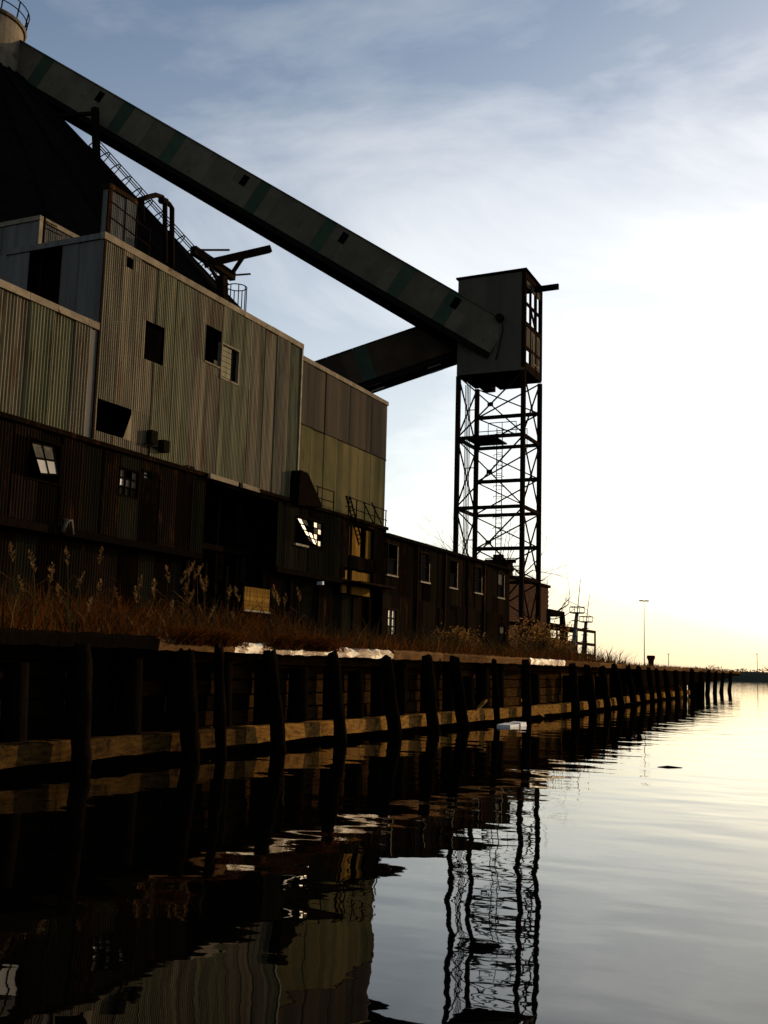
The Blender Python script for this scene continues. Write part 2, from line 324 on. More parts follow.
# ================================================================== QUAY
quay = empty('timber_quay', (-10, 20, 0), 'old timber quay with leaning piles, plank bulkhead and worn edge beam above the water', 'quay')
piles = [(-70, -60), (83, 86), (190, 197), (225, 228), (271, 284), (333, 343), (389, 398), (431, 437), (459, 467), (497, 501), (528, 530), (572, 576), (588, 594), (601, 608), (614, 622), (627, 634),
         (638, 644), (648, 653), (656, 660), (665, 669), (675, 678), (684, 686), (692, 693.5), (701, 701), (709, 708), (717, 715.5), (724, 722), (731, 730)]
def ycol(px, py, off):            # distance along the quay of an image column at the quay face
    y = 20.
    for _ in range(30): y = aX(px, py, qx(y)+off).y
    return y
PY = []
for i, (pt_, pb) in enumerate(piles):
    off = .48
    sh_ = 6 if pb < 300 else 4 if pb < 540 else 1
    y1 = ycol(pt_-sh_, 655, off); y0 = ycol(pb-sh_, 735 if pb < 500 else 700, off)
    y0 = min(y0, 116.5); y1 = min(y1, 117)
    PY.append(y0)
    r0 = random.uniform(.125, .155) if i not in (3, 9) else .085
    if i > 21: r0 = .17
    top = 1.70+random.uniform(-.05, .07)
    dx = random.uniform(-.05, .05)
    pts = []; rad = []
    for k in range(15):
        t = k/14; z = -1.0+(top+1.0)*t
        yy = y0+(y1-y0)*max(0, (z-0)/1.75)+.008*math.sin(k*1.1+i); pts.append(V((qx(yy)+off+.03-dx*t+.008*math.sin(k*1.3+i), yy, z))); rad.append(r0*(1.06-.14*t)*random.uniform(.95, 1.05))
    rad[-1] *= .82
    MB().tube(pts, rad, 11, jit=.07).build('pile', 'timber_dark', quay, smooth=True)
# second row of fatter piles, added to shade the planks
for i in range(0, len(PY)-10):
    nb_ = max(1, round((PY[i+1]-PY[i])/1.35)) if i < 10 else 1
    for f_ in [(q_+.55)/nb_ for q_ in range(nb_)]:
        yy = PY[i]+(PY[i+1]-PY[i])*f_+random.uniform(-.15, .15); r0 = random.uniform(.15, .21)
        MB().tube([(qx(yy)-.2, yy, -1), (qx(yy)-.19, yy+.03, .4), (qx(yy)-.2, yy, 1.6+random.uniform(-.35, .08))], [r0, r0*.97, r0*.9], 10).build('shade_pile', 'timber_dark', quay, smooth=True)
# plank bulkhead, course by course
zc = [-.6, .12, .40, .66, .92, 1.18, 1.44, 1.70]
for ci in range(len(zc)-1):
    y = 3.0+random.random()*2
    while y < 78:
        ln = random.uniform(2.2, 4.2)*(1 if y < 45 else 1.5); y2 = min(y+ln, 78.5)
        if not (random.random() < .05 and ci > 2):
            x0, x1 = qx(y), qx(y2); d = V((x1-x0, y2-y, 0)); l_ = d.length; d.normalize(); nn = V((d.y, -d.x, 0))
            o_ = random.uniform(-.02, .035)-.42
            MB().box(V((x0, y, 0)), d, UZ, nn, .006, l_-.006, zc[ci]+.008+random.uniform(0, .012), zc[ci+1]-.008-random.uniform(0, .014), -.12+o_, o_, .006).build('plank', 'timber_plank' if y > 13.5 else 'timber_dark', quay)  # near planks take dark timber to paint the unlit bays
        y = y2
bk = MB()
ys = [3, 20, 38, 57, 76]
for i in range(4): bk.quad((qx(ys[i])-.62, ys[i], -1), (qx(ys[i+1])-.62, ys[i+1], -1), (qx(ys[i+1])-.62, ys[i+1], 1.72), (qx(ys[i])-.62, ys[i], 1.72))
bk.build('backing', 'black_inside', quay)
# waler just above the water, between piles
y = 4.
while y < 72:
    y2 = y+random.uniform(3.5, 5.5); x0, x1 = qx(y), qx(y2); d = V((x1-x0, y2-y, 0)); l_ = d.length; d.normalize(); nn = V((d.y, -d.x, 0))
    mb = MB(); n_ = 14; sec = []
    for k in range(n_+1):
        a = l_*k/n_; j = lambda s_=.012: random.uniform(-s_, s_)
        sec.append(len(mb.v))
        for (zz, xx) in ((.14, .06), (.135, .27), (.38, .28), (.405, .26), (.41, .06)): mb.v.append(V((x0, y, 0))+d*(a+(.004 if k == 0 else -.004 if k == n_ else 0))+UZ*(zz+j())+nn*(xx+j()))
    for k in range(n_):
        A, B = sec[k], sec[k+1]
        for q in range(4): mb.f.append((A+q, B+q, B+q+1, A+q+1))
    mb.f.append(tuple(sec[0]+q for q in range(5))); mb.f.append(tuple(sec[-1]+q for q in range(5))[::-1])
    mb.build('waler', 'timber_waler' if y > 15.5 else 'timber_shaded', quay); y = y2  # near pieces use the darker copy, painted as if shaded
# edge beam (cap)
def inpx(y, a, b): return ycol(a, 655, .25) <= y <= ycol(b, 655, .25)
marks = [3.0, ycol(60, 640, .25), ycol(160, 645, .25), ycol(236, 650, .25), ycol(296, 652, .25), ycol(334, 653, .25), ycol(395, 655, .25), ycol(445, 657, .25), ycol(488, 660, .25), ycol(532, 661, .25), ycol(566, 662, .25)]
YEND = min(ycol(741, 671, .25), 132)
while marks[-1] < YEND-.5: marks.append(min(marks[-1]+random.uniform(4.5, 7), YEND))
for i in range(len(marks)-1):
    y, y2 = marks[i], marks[i+1]; x0, x1 = qx(y), qx(y2); d = V((x1-x0, y2-y, 0)); l_ = d.length; d.normalize(); nn = V((d.y, -d.x, 0))
    m = 'cap_glint' if i in (3, 4, 5, 9) else 'timber_dark' if i < 2 else 'timber_cap'  # pale spans paint the sun glint, first spans the shade
    mb = MB(); n_ = max(6, int(l_*5)); sec = []
    z0, z1 = 1.64, 1.83
    for k in range(n_+1):
        a = .01+(l_-.02)*k/n_; j = lambda s_=.016: random.uniform(-s_, s_)
        sec.append(len(mb.v)); dn = random.choice((0, -.01, -.02, -.04)) if i in (2, 3, 4, 5) else 0
        for (zz, xx) in ((z0, -.1), (z0+j(), .22), (z1-.05+dn, .235+j()), (z1+dn+j(), .19), (z1+dn, -.1)): mb.v.append(V((x0, y, 0))+d*a+UZ*zz+nn*xx)
    for k in range(n_):
        A, B = sec[k], sec[k+1]
        for q in range(4): mb.f.append((A+q, B+q, B+q+1, A+q+1))
        mb.f.append((A+4, B+4, B, A))
    mb.f.append(tuple(sec[0]+q for q in range(5))); mb.f.append(tuple(sec[-1]+q for q in range(5))[::-1])
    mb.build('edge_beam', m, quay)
# far open pier: stringers and deck boards
for y0_, y1_, zb in ((55, 76, .75), (76, 92, .9), (92, 104, 1.0), (104, 112, 1.15), (112, YEND, 1.40)):
    MB().box(V((qx(y0_), y0_, 0)), V((qx(y1_)-qx(y0_), y1_-y0_, 0)).normalized(), UZ, UX, .01, V((qx(y1_)-qx(y0_), y1_-y0_, 0)).length-.01, zb, 1.64, -.25, .12).build('stringer', 'timber_dark', quay)
MB().abox(-10.9, qx(20)-.1, 3, 38, 1.64, 1.71).quad((qx(76)-4, 76, 1.72), (qx(76)+.1, 76, 1.72), (qx(YEND)+.1, YEND, 1.72), (qx(YEND)-4, YEND, 1.72)).quad((qx(38)-1, 38, 1.71), (qx(38)-.1, 38, 1.71), (qx(57)-.1, 57, 1.71), (qx(57)-1, 57, 1.71)).quad((qx(57)-1.5, 57, 1.71), (qx(57)-.1, 57, 1.71), (qx(76)-.1, 76, 1.71), (qx(76)-3.5, 76, 1.71)).build('deck', 'timber_plank', quay)
for yy in (80, 86, 92, 98, 104, 110, 115):   # back row of piles under the open pier
    MB().tube([(qx(yy)-3.0, yy, -1), (qx(yy)-3.05, yy+.1, 1.8)], .2, 8).build('pile', 'timber_dark', quay, smooth=True)
# diagonal braces on the bulkhead
for (xa, ya, xb, yb) in ((520, 700, 543, 716), (470, 718, 486, 700)):
    p, q = aX(xa, ya, -9.9), aX(xb, yb, -9.9); MB().beam(p, q, .07, .07).build('brace', 'timber_waler', quay)

# ================================================================== BUILDINGS ON THE QUAY
XF = -20.0; FR = (O0+UX*XF, UY, UZ, UX)        # main facade frame: u along the quay, n to the water
def fl(px, py, X=XF): p = aX(px, py, X); return p.y, p.z
# ---- tall main block
Y0m, Y1m, ZE, ZM = 23.43, 34.98, 7.42, 13.45
main = empty('corrugated_loading_house', (XF-2, 29, ZE), 'tall block clad in streaked tan and green corrugated sheets with dark open windows', 'building')
hm = [hole(126, 256, 132, 270, XF), hole(146.5, 320, 162, 366, XF), hole(206, 324, 221, 368, XF), hole(221.5, 343, 237, 385, XF), hole(97.5, 398, 130, 441, XF)]
hm[2] = (hm[2][0], hm[3][0]-.05, hm[2][2], hm[2][3])
seq = ['galv_tan', 'galv_tan', 'galv_tan', 'galv_green', 'galv_green', 'galv_tan', 'galv_tan', 'galv_green', 'galv_green', 'galv_tan', 'galv_tan', 'galv_tan', 'galv_green', 'galv_tan', 'galv_tan']
wall_of_sheets(main, *FR, Y0m, Y1m, [ZE, ZM], hm, lambda c, r, a: seq[c % len(seq)], rag=.05)
# broken corner of the large opening, ragged strips of sheet
a = hm[4]
MB().quad((XF+.02, a[1]-.35, a[2]), (XF+.02, a[1]+.02, a[2]), (XF+.02, a[1]+.02, a[2]+.9)).build('torn_flap', 'galv_tan', main)
FS = (V((XF, Y0m, 0)), -UX, UZ, -UY)           # side wall, looking away from the quay direction
hs_ = [(1.5, 2.75, 10.75, ZM)]
wall_of_sheets(main, *FS, .02, 3.55, [10.6, ZM-.1], hs_, ['galv_grey'], pitch=.09)
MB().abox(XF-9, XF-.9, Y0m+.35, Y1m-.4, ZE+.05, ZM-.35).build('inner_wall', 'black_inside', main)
MB().abox(XF-3.6, XF-.06, Y0m+.05, Y1m-.05, ZM-.16, ZM-.06).abox(XF-9, XF-3.6, Y0m+.05, Y1m-.05, ZM-.3, ZM-.2).build('roof', 'roof_metal', main)
MB().abox(XF-9, XF-3.55, Y0m+.02, Y0m+.1, ZE, ZM-.1).build('end_wall', 'galv_grey', main); MB().abox(XF-9, XF-.05, Y1m-.1, Y1m-.02, ZE, ZM-.1).build('end_wall', 'galv_grey', main)
y = Y0m-.05
while y < Y1m:
    y2 = min(y+random.uniform(2.2, 3.4), Y1m+.05)
    MB().abox(XF-.12, XF+.055, y, y2-.01, ZM-.15, ZM+.05+random.uniform(-.01, .01), .004).build('roof_flashing', 'flashing', main); y = y2
MB().abox(XF-3.65, XF-.12, Y0m-.07, Y0m+.05, ZM-.14, ZM+.03).build('side_flashing', 'galv_grey', main)
MB().abox(XF+.02, XF+.05, Y1m-.07, Y1m+.02, ZE+.1, ZM-.15).build('corner_trim', 'pale_trim', main)
MB().abox(XF+.025, XF+.045, Y0m-.03, Y0m+.04, ZE+.1, ZM-.15).build('corner_trim', 'rust_sheet', main)
h = hm[3]; wo = window(main, *FR, h[0]-.03, h[1]+.03, h[2]-.03, h[3]+.03, 1, 1, 'flashing', ('glass_dark',), .06, .03, .14)
mbl = MB()
for k in range(6): z = h[2]+.08+k*(h[3]-h[2]-.1)/6; mbl.box(*FR, h[0]+.06, h[0]+.42*(h[1]-h[0])+.2, z, z+.9*(h[3]-h[2]-.1)/6, -.03-.012*(k % 2), -.015)
mbl.build('louvre', 'galv_green', wo)
h = hm[2]; MB().box(*FR, h[0], h[1]+.02, h[2]-.05, h[2], -.1, .04).build('sill', 'flashing', main)
MB().box(*FR, h[1]-.3, h[1], h[2], h[2]+.18, -.05, -.02).build('broken_pane', 'pane_dull', main)
# electric fittings low on the facade
ya, za = fl(146, 440); yb, zb = fl(163, 450)
el = MB().box(*FR, ya, ya+.28, za-.1, za+.3, .02, .2).box(*FR, yb-.3, yb, zb-.1, zb+.25, .02, .25); el.tube([V((XF+.1, ya-.2, za-.15)), V((XF+.1, yb+.1, za-.18))], .025)
el.tube([V((XF+.1, ya+.05, za-.1)), V((XF+.1, ya+.05, za-.6))], .025); el.build('junction_box', 'rust_olive', main)
ya, za = fl(182, 466); MB().tube([V((XF+.03, ya, za)), V((XF+.22, ya, za)), V((XF+.22, ya+.35, za)), V((XF+.03, ya+.35, za))], .018).tube([V((XF+.2, ya, za)), V((XF+.2, ya, za-.3))], .016).tube([V((XF+.2, ya+.35, za)), V((XF+.2, ya+.35, za-.3))], .016).build('step_bracket', 'tower_steel', main)
# ---- lower wing on the left
wing = empty('corrugated_wing', (XF-2, 14, ZE), 'lower wing of coarse ribbed corrugated iron at the left edge with pale roof trim', 'building')
wall_of_sheets(wing, *FR, 6.0, 23.1, [ZE, 10.62], [], lambda c, r, a: 'galv_green' if 21.0 < a < 22.6 else 'galv_tan', pitch=.115, amp=.022, rag=.05)
sheet(wing, 'wall_sheet', 'galv_grey', *FR, 23.11, 23.40, ZE, 10.62, (), None, 0, .0)
y = 6.
while y < 23.4:
    y2 = min(y+random.uniform(2.2, 3.2), 23.4); MB().abox(XF-.15, XF+.07, y, y2-.012, 10.6, 10.80, .004).build('roof_flashing', 'flashing', wing); y = y2
MB().abox(XF-4.5, XF-.15, 6, 23.3, 10.5, 10.62).build('roof', 'roof_metal', wing)
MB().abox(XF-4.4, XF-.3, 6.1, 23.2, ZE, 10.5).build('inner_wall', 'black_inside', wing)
# ---- annex
XA = -20.55; FA = (O0+UX*XA, UY, UZ, UX)
annex = empty('corrugated_annex', (XA-2, 39, ZE), 'set back annex, its sheets coloured shaded brown above and sunlit yellow green below', 'building')
wall_of_sheets(annex, *FA, Y1m, 43.92, [ZE, 10.62, 13.28], [], lambda c, r, a: ('annex_sunlit', 'annex_shaded')[r], wd=1.05, pitch=.09, amp=.012, jitter=.006)  # shadow above and sun below are painted by the two row colours
MB().box(*FA, Y1m, 43.92, 10.66, 10.70, -.02, .03).build('lap_strip', 'rust_sheet', annex)
y = Y1m
while y < 43.95:
    y2 = min(y+random.uniform(2, 3), 43.97); MB().abox(XA-.12, XA+.05, y, y2-.01, 13.2, 13.38, .004).build('roof_flashing', 'flashing', annex); y = y2
MB().abox(XA-9, XA-.12, Y1m+.05, 43.9, 13.1, 13.2).build('roof', 'roof_metal', annex)
MB().abox(XA-9, XA-.3, Y1m+.05, 43.7, ZE, 13.1).build('inner_wall', 'black_inside', annex)
MB().abox(XA-9, XA-.02, 43.8, 43.9, ZE, 13.19).build('end_wall', 'galv_tan', annex)
# ---- dark lower storey
XS = -19.9; FL = (O0+UX*XS, UY, UZ, UX)
shed = empty('rusty_lower_shed', (XS-2, 26, 1.8), 'dark rusty corrugated lower storey with broken windows behind the reeds', 'building')
YS1 = 42.75
hw1 = hole(29, 438, 58, 484, XS); hw2 = hole(119.5, 466, 138, 500, XS); hw3 = hole(143, 469, 150, 481, XS)
hbay = (28.9, 33.45, 2.6, 7.2)
hw4 = hole(295, 516, 322, 549, XS); hd1 = hole(345, 567, 372, 597, XS); hd2 = hole(352, 524, 373, 560, XS)
holes = [hw1, hw2, hw3, hbay, hw4, hd1, hd2]
def sm(c, r, a):
    if 33.4 < a < 38.4 and r == 1: return 'rust_olive'
    return random.choice(['rust_sheet', 'rust_sheet', 'rust_olive'])
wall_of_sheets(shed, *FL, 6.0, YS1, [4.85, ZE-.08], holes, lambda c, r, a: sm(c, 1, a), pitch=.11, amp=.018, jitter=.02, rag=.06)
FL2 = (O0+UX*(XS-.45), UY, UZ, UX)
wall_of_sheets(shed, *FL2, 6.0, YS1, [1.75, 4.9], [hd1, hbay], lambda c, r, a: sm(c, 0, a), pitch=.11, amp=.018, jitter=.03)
MB().abox(XS-.5, XS+.12, 6, YS1, ZE-.10, ZE+.03).build('eave', 'rust_sheet', shed)
for (ya_, yb_) in ((6, 14), (14.02, 22), (22.02, 28.85), (33.5, 40), (40.02, YS1)): MB().abox(XS-.5, XS+.07, ya_, yb_, 4.68, 4.88, .01).build('ledge_beam', 'timber_dark', shed)
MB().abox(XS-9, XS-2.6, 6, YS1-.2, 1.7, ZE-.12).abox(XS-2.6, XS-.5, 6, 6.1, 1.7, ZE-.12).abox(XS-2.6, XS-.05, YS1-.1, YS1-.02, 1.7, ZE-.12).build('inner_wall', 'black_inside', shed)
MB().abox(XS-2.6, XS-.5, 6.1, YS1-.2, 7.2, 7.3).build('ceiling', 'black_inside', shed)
# ledge flashings lit under the facade
for (pa, pb) in ((202, 230), (235, 252)):
    ya, za = fl(pa, 482); yb, _ = fl(pb, 492); MB().abox(XS+.1, XS+.22, ya, yb, ZE-.13, ZE+.02, .01).build('ledge_flashing', 'flashing', shed)
def sash(parent, name, TL, TR, BR, BL, nx, ny, frame, panes, bar=.035):
    """a loose sash hung by its four corners: bars as mesh, each pane a sub-part"""
    P_ = lambda a, b: TL.lerp(TR, a).lerp(BL.lerp(BR, a), b)
    mb = MB()
    for i in range(nx+1): mb.beam(P_(i/nx, 0), P_(i/nx, 1), bar, bar)
    for j in range(ny+1): mb.beam(P_(0, j/ny), P_(1, j/ny), bar*.96, bar*.96)
    so_ = mb.build(name, frame, parent); k = 0
    for j in range(ny):
        for i in range(nx):
            m = panes[k % len(panes)]; k += 1
            if m: MB().quad(P_((i+.08)/nx, (j+.08)/ny), P_((i+.92)/nx, (j+.08)/ny), P_((i+.92)/nx, (j+.92)/ny), P_((i+.08)/nx, (j+.92)/ny)).build('pane', m, so_)
    return so_
def fr4(mb_name, h, m='timber_dark', t=.06):
    MB().box(*FL, h[0]-t, h[1]+t, h[2]-t, h[2], -.08, .04).box(*FL, h[0]-t, h[1]+t, h[3], h[3]+t, -.08, .04).box(*FL, h[0]-t, h[0], h[2], h[3], -.08, .04).box(*FL, h[1], h[1]+t, h[2], h[3], -.08, .04).build(mb_name, m, shed)
fr4('window_frame', hw1)
sash(shed, 'swung_sash', aX(31, 442, XS+.02), aX(53, 447, XS+.02), aX(57.5, 475, XS+.22), aX(40.5, 474, XS+.22), 2, 2, 'timber_dark', ('pane_dull', 'pane_dull', 'pane_white', 'pane_white'))
window(shed, *FL, *hw2, 3, 3, 'timber_dark', ('rust_olive', 'rust_olive', 'rust_olive', 'pane_white', 'pane_dull', 'pane_dull', 'pane_dull', 'glass_dark', 'pane_dull'), .05, .0, .1, missing=((1, 2),))
window(shed, *FL, *hw3, 1, 2, 'timber_dark', ('pane_white',), .05, .0, .1)
# big window, one sash hanging open beside a fixed one
fr4('window_frame', hw4)
sash(shed, 'hanging_sash', aX(296.5, 517.5, XS+.05), aX(306.5, 520, XS+.05), aX(317, 546, XS+.2), aX(309, 541, XS+.2), 2, 4, 'timber_dark', ('pane_white', 'pane_dull', 'pane_white', None, 'pane_white', 'pane_white', 'pane_dull', 'pane_white'))  # white panes stand in for sky mirrored in the glass
sash(shed, 'fixed_sash', aX(313.5, 521.5, XS-.02), aX(321.5, 524, XS-.02), aX(321.2, 547, XS-.02), aX(313.4, 545, XS-.02), 2, 4, 'timber_dark', ('pane_white', 'pane_dull', 'pane_dull', 'pane_white', 'pane_white', None, 'pane_white', 'pane_white'))
MB().box(*FL, hw4[0]-.1, hw4[0]+.9, hw4[2]-.1, hw4[2]-.02, 0, .14).build('sill', 'pale_trim', shed)
# ochre boards in the two right-hand openings
for (h, n_) in ((hd1, 6), (hd2, 4)):
    wd = (h[1]-h[0])/n_
    for k in range(n_):
        if (k == 1 and n_ == 6) or (k == 2 and n_ == 4): continue
        MB().box(*FL, h[0]+k*wd+.01, h[0]+(k+1)*wd-.01, h[2], h[3]-random.uniform(0, .1), -.14-random.uniform(0, .06), -.11).build('board', 'ochre_board', shed)
hb = hole(244, 586, 268, 612, XS-.4)
for k in range(5):
    z = hb[2]+k*(hb[3]-hb[2])/5; MB().abox(XS-.42, XS-.36, hb[0], hb[1], z, z+(hb[3]-hb[2])/5-.012, .004).build('board', 'ochre_board', shed)
MB().abox(XS-.35, XS-.3, hb[0]-.04, hb[1]+.04, hb[2]-.06, hb[2]-.005).build('board_sill', 'pale_trim', shed)
# struts in front of the dark bay
for yy in (29.9, 31.2, 32.5): MB().abox(XS-1.2, XS-1.0, yy, yy+.16, 1.8, 7.2).build('post', 'timber_dark', shed)
MB().abox(XS-1.1, XS-.9, 28.9, 33.4, 5.2, 5.4).build('crossbeam', 'timber_dark', shed)
for px in (195, 215, 236, 300, 328, 378):
    yy, _ = fl(px, 560, XS+.05); MB().abox(XS-.44, XS-.30, yy, yy+.14, 1.8, 4.66, .012).build('post', 'timber_dark', shed)
# lamp bracket on the dark wall
p = aX(68, 522, XS+.2); lf = MB().tube([p+V((0, -.18, -.28)), p+V((.05, -.1, 0)), p+V((.05, .08, .05)), p+V((0, .2, -.3))], [.05, .045, .045, .05], 7); lf.tube([p+V((0.05, 0, .03)), V((XS, p.y, p.z+.1))], .03); lf.build('wall_lamp', 'pane_dull', shed, smooth=True)
p = aX(322, 583, XS+.05); MB().abox(p.x-.2, p.x+.05, p.y-.05, p.y+.06, p.z-.07, p.z+.06).build('meter_box', 'foam_white', shed)
# dark chute on the ledge beside the annex
pa = aX(298, 505, -19.6); pb = aX(301, 470, -19.6); pc = aX(308, 473, -19.6); pd = aX(323, 507, -19.6)
ch = MB(); 
for dx in (0, -.7): ch.v += [p_+V((dx, 0, 0)) for p_ in (pa, pb, pc, pd)]
ch.f = [(0, 1, 2, 3), (7, 6, 5, 4), (0, 4, 5, 1), (1, 5, 6, 2), (2, 6, 7, 3), (3, 7, 4, 0)]
cho = ch.build('coal_chute', 'timber_dark', None, loc=(0, 0, 0)); tag(cho, 'dark tapering sheet metal chute on the ledge beside the annex corner', 'chute')
# ---- railing and stair on the ledge in front of the annex
rail = empty('ledge_railing', (-19.6, 39, ZE), 'thin rusty pipe railing along the ledge under the annex', 'railing')
XR = -19.75
def rl(px, py): return aX(px, py, XR)
for (x, yt) in ((318, 486), (334, 492), (349, 497), (357, 500), (365, 503), (375, 507), (386, 511)):
    t = rl(x, yt); MB().tube([t, V((t.x, t.y, ZE+.03))], .028, 5).build('post', 'tower_steel', rail)
for dz in (0, -.42):
    MB().tube([rl(316, 486)+UZ*dz, rl(334, 492)+UZ*dz], .022, 5).build('rail', 'tower_steel', rail)
    MB().tube([rl(346, 496)+UZ*dz, rl(387, 511)+UZ*dz], .022, 5).build('rail', 'tower_steel', rail)
stair = empty('iron_stair', (-19.3, 39.5, 4.8), 'steep iron ladder stair hanging below the ledge railing', 'stair')
a, b = rl(346, 496), rl(359, 545); a2, b2 = rl(341, 497)+V((.4, 0, 0)), rl(354, 545)+V((.4, 0, 0))
for p_, q_ in ((a, b), (a2, b2)): MB().tube([p_, q_], .035, 5).build('stringer', 'tower_steel', stair)
for k in range(12): t = (k+.5)/12; MB().tube([a.lerp(b, t), a2.lerp(b2, t)], .022, 5).build('tread', 'tower_steel', stair)
a, b = rl(364, 503), rl(374, 524)
for dx in (0, .35): MB().tube([a+V((dx, 0, 0)), b+V((dx, 0, 0))], .03, 5).build('brace', 'tower_steel', stair)
MB().abox(XS, XS+.75, 38.9, 42.3, 4.72, 4.80).build('landing', 'tower_steel', stair)

# ---- long low row building
XB = -20.0; FB = (O0+UX*XB, UY, UZ, UX)
row = empty('low_row_building', (XB-2, 52, 1.8), 'long low dark boarded building with a row of tall upper windows', 'building')
Yb0, Yb1 = 42.8, 60.1; ZR = 7.22; SK = -.012
ups = [hole(387.5, 541, 396.5, 573, XB), hole(420.5, 551, 428.5, 580, XB), hole(449.5, 561, 456.5, 587, XB), hole(474.5, 568, 481, 592, XB), hole(497.5, 574, 503.5, 597, XB)]
ups = [(max(u[0], Yb0+.1), u[1], 5.45, 6.85) for u in ups]
los = [hole(387, 608, 396, 636, XB), hole(499, 625, 505, 642, XB)]
los[0] = (max(los[0][0], Yb0+.1), los[0][1], los[0][2], los[0][3])
wall_of_sheets(row, *FB, Yb0, Yb1, [1.75, 4.5, ZR], ups+los, ['row_board', 'row_board', 'rust_sheet'], wd=.9, pitch=.14, amp=.016, jitter=.02)
for i, u_ in enumerate(ups):
    wo = window(row, *FB, *u_, 1, 2, 'row_board', ('glass_dark',) if i < 4 else ('glass_dark', 'pane_dull'), .06, .02, .12, missing=((0, 1),) if i in (0, 2) else ())
    MB().box(*FB, u_[0]-.08, u_[1]+.08, u_[2]-.07, u_[2]-.002, -.05, .07+.02*(i % 2)).build('sill', 'pale_trim', wo)
    MB().box(*FB, u_[1]+.002, u_[1]+.06, u_[2]+.0, u_[3]-(.5 if i in (1, 3) else .1), -.05, .035).build('lit_jamb', 'pale_trim', wo)  # pale sill and right jamb paint the sunlit edges of the frame
window(row, *FB, *los[0], 2, 3, 'row_board', ('pane_dull', 'pane_white', 'pane_white', 'pane_white', 'pane_white', 'pane_white'), .06, .02, .12)
window(row, *FB, *los[1], 1, 2, 'timber_dark', ('glass_dark', 'pane_dull'), .06, .02, .12)
MB().abox(XB-5, XB-.35, Yb0+.1, Yb1-.1, 1.75, ZR-.1).build('inner_wall', 'black_inside', row)
MB().abox(XB-5.2, XB-.05, Yb1-.09, Yb1-.01, 1.75, ZR-.05).build('end_wall', 'row_board', row)
rf = MB().quad((XB+.18, Yb0, ZR-.02), (XB+.18, Yb1+.15, ZR-.02), (XB-2.7, Yb1+.15, ZR+.75), (XB-2.7, Yb0, ZR+.75)).quad((XB-5.4, Yb0, ZR-.02), (XB-5.4, Yb1+.15, ZR-.02), (XB-2.7, Yb1+.15, ZR+.75), (XB-2.7, Yb0, ZR+.75)).build('roof', 'roof_metal', row)
MB().abox(XB+.02, XB+.2, Yb0, Yb1+.15, ZR-.14, ZR+.0).build('eave', 'timber_dark', row)
for yy in (46.3, 49.8, 53.0, 55.5): MB().abox(XB+.03, XB+.12, yy, yy+.12, 1.8, ZR-.15).build('downpipe', 'rust_sheet', row)
MB().abox(XB+.03, XB+.06, 49.2, 51.2, 1.8, 4.3).build('sliding_door', 'timber_dark', row)

# ---- block and penthouse behind the roofs
def clad_box(name, x0, x1, y0, y1, z0, z1, label, m, trim='flashing', zsplit=None):
    rt_ = empty(name, ((x0+x1)/2, (y0+y1)/2, z0), label, 'building')
    wall_of_sheets(rt_, V((x1, 0, 0)), UY, UZ, UX, y0, y1, [z0, z1], [], [m])
    wall_of_sheets(rt_, V((0, y0, 0)), UX, UZ, -UY, x0, x1, [z0, z1], [], [m])
    MB().abox(x0, x1-.05, y0+.05, y1, z0, z1-.02).build('inner_wall', 'black_inside', rt_)
    MB().abox(x0-.05, x1+.06, y0-.06, y0+.06, z1-.08, z1+.08).abox(x1-.06, x1+.06, y0+.06, y1, z1-.08, z1+.08).build('roof_trim', trim, rt_)
    MB().abox(x1+.02, x1+.05, y0-.05, y0+.1, z0, z1-.08).build('corner_trim', trim, rt_)
    return rt_
c0 = aX(40, 218, -26.0); c1 = aX(71, 236, -26.0)
clad_box('rear_block', -31, -26, c0.y, c1.y+1.5, 10.4, c0.z, 'grey clad block behind the lower wing, its pale roof trim catching light', 'galv_grey')
c0 = aX(110, 186, -23.0); c1 = aX(137, 197, -23.0)
clad_box('roof_penthouse', -23.25, -23, c0.y, c1.y, 13.2, c0.z, 'small plain clad penthouse on the main roof against the dark cone', 'galv_grey', 'rust_sheet')
# handrails in front of the penthouse
hr = empty('roof_handrail', (-20.4, 26, ZM), 'rusty pipe handrail along the main roof edge by the penthouse', 'railing')
for px, py in ((109, 190), (137, 216), (150, 228)):
    t = aX(px, py, -20.4); MB().tube([t, V((t.x, t.y, ZM-.1))], .03, 5).build('post', 'tower_steel', hr)
for (p_, q_) in (((109, 200), (150, 231)), ((109, 216), (150, 247))):
    MB().tube([aX(*p_, -20.4), aX(*q_, -20.4)], .024, 5).build('rail', 'tower_steel', hr)
hr2 = empty('wing_handrail', (-24, 23, 11), 'thin handrail beside the grey rear block', 'railing')
for px, py in ((45, 217),):
    t = aX(px, py, -22.5); MB().tube([t, V((t.x, t.y, 10.6))], .035, 5).build('post', 'tower_steel', hr2)
for (p_, q_) in (((45, 228), (62, 236)), ((45, 221), (57, 227))): MB().tube([aX(*p_, -22.5), aX(*q_, -22.5)], .02, 5).build('rail', 'tower_steel', hr2)
# vent pipes
vp = empty('gooseneck_vent', (-22, 27, ZM), 'pair of rusty gooseneck pipes rising from the main roof', 'pipe')
q = lambda px, py: aX(px, py, -21.5)
for pts, r_ in (([(165, 262), (165, 202), (162, 197), (156, 195), (148, 197), (139, 200)], .085), ([(172, 268), (172, 208), (169, 204), (163, 200)], .085), ([(143, 199), (143, 222)], .05)):
    MB().tube([q(*p_) for p_ in pts], r_, 8).build('pipe', 'tower_steel', vp, smooth=True)
MB().tube([q(161, 200), q(166, 202)], .13, 8).build('flange', 'tower_steel', vp)
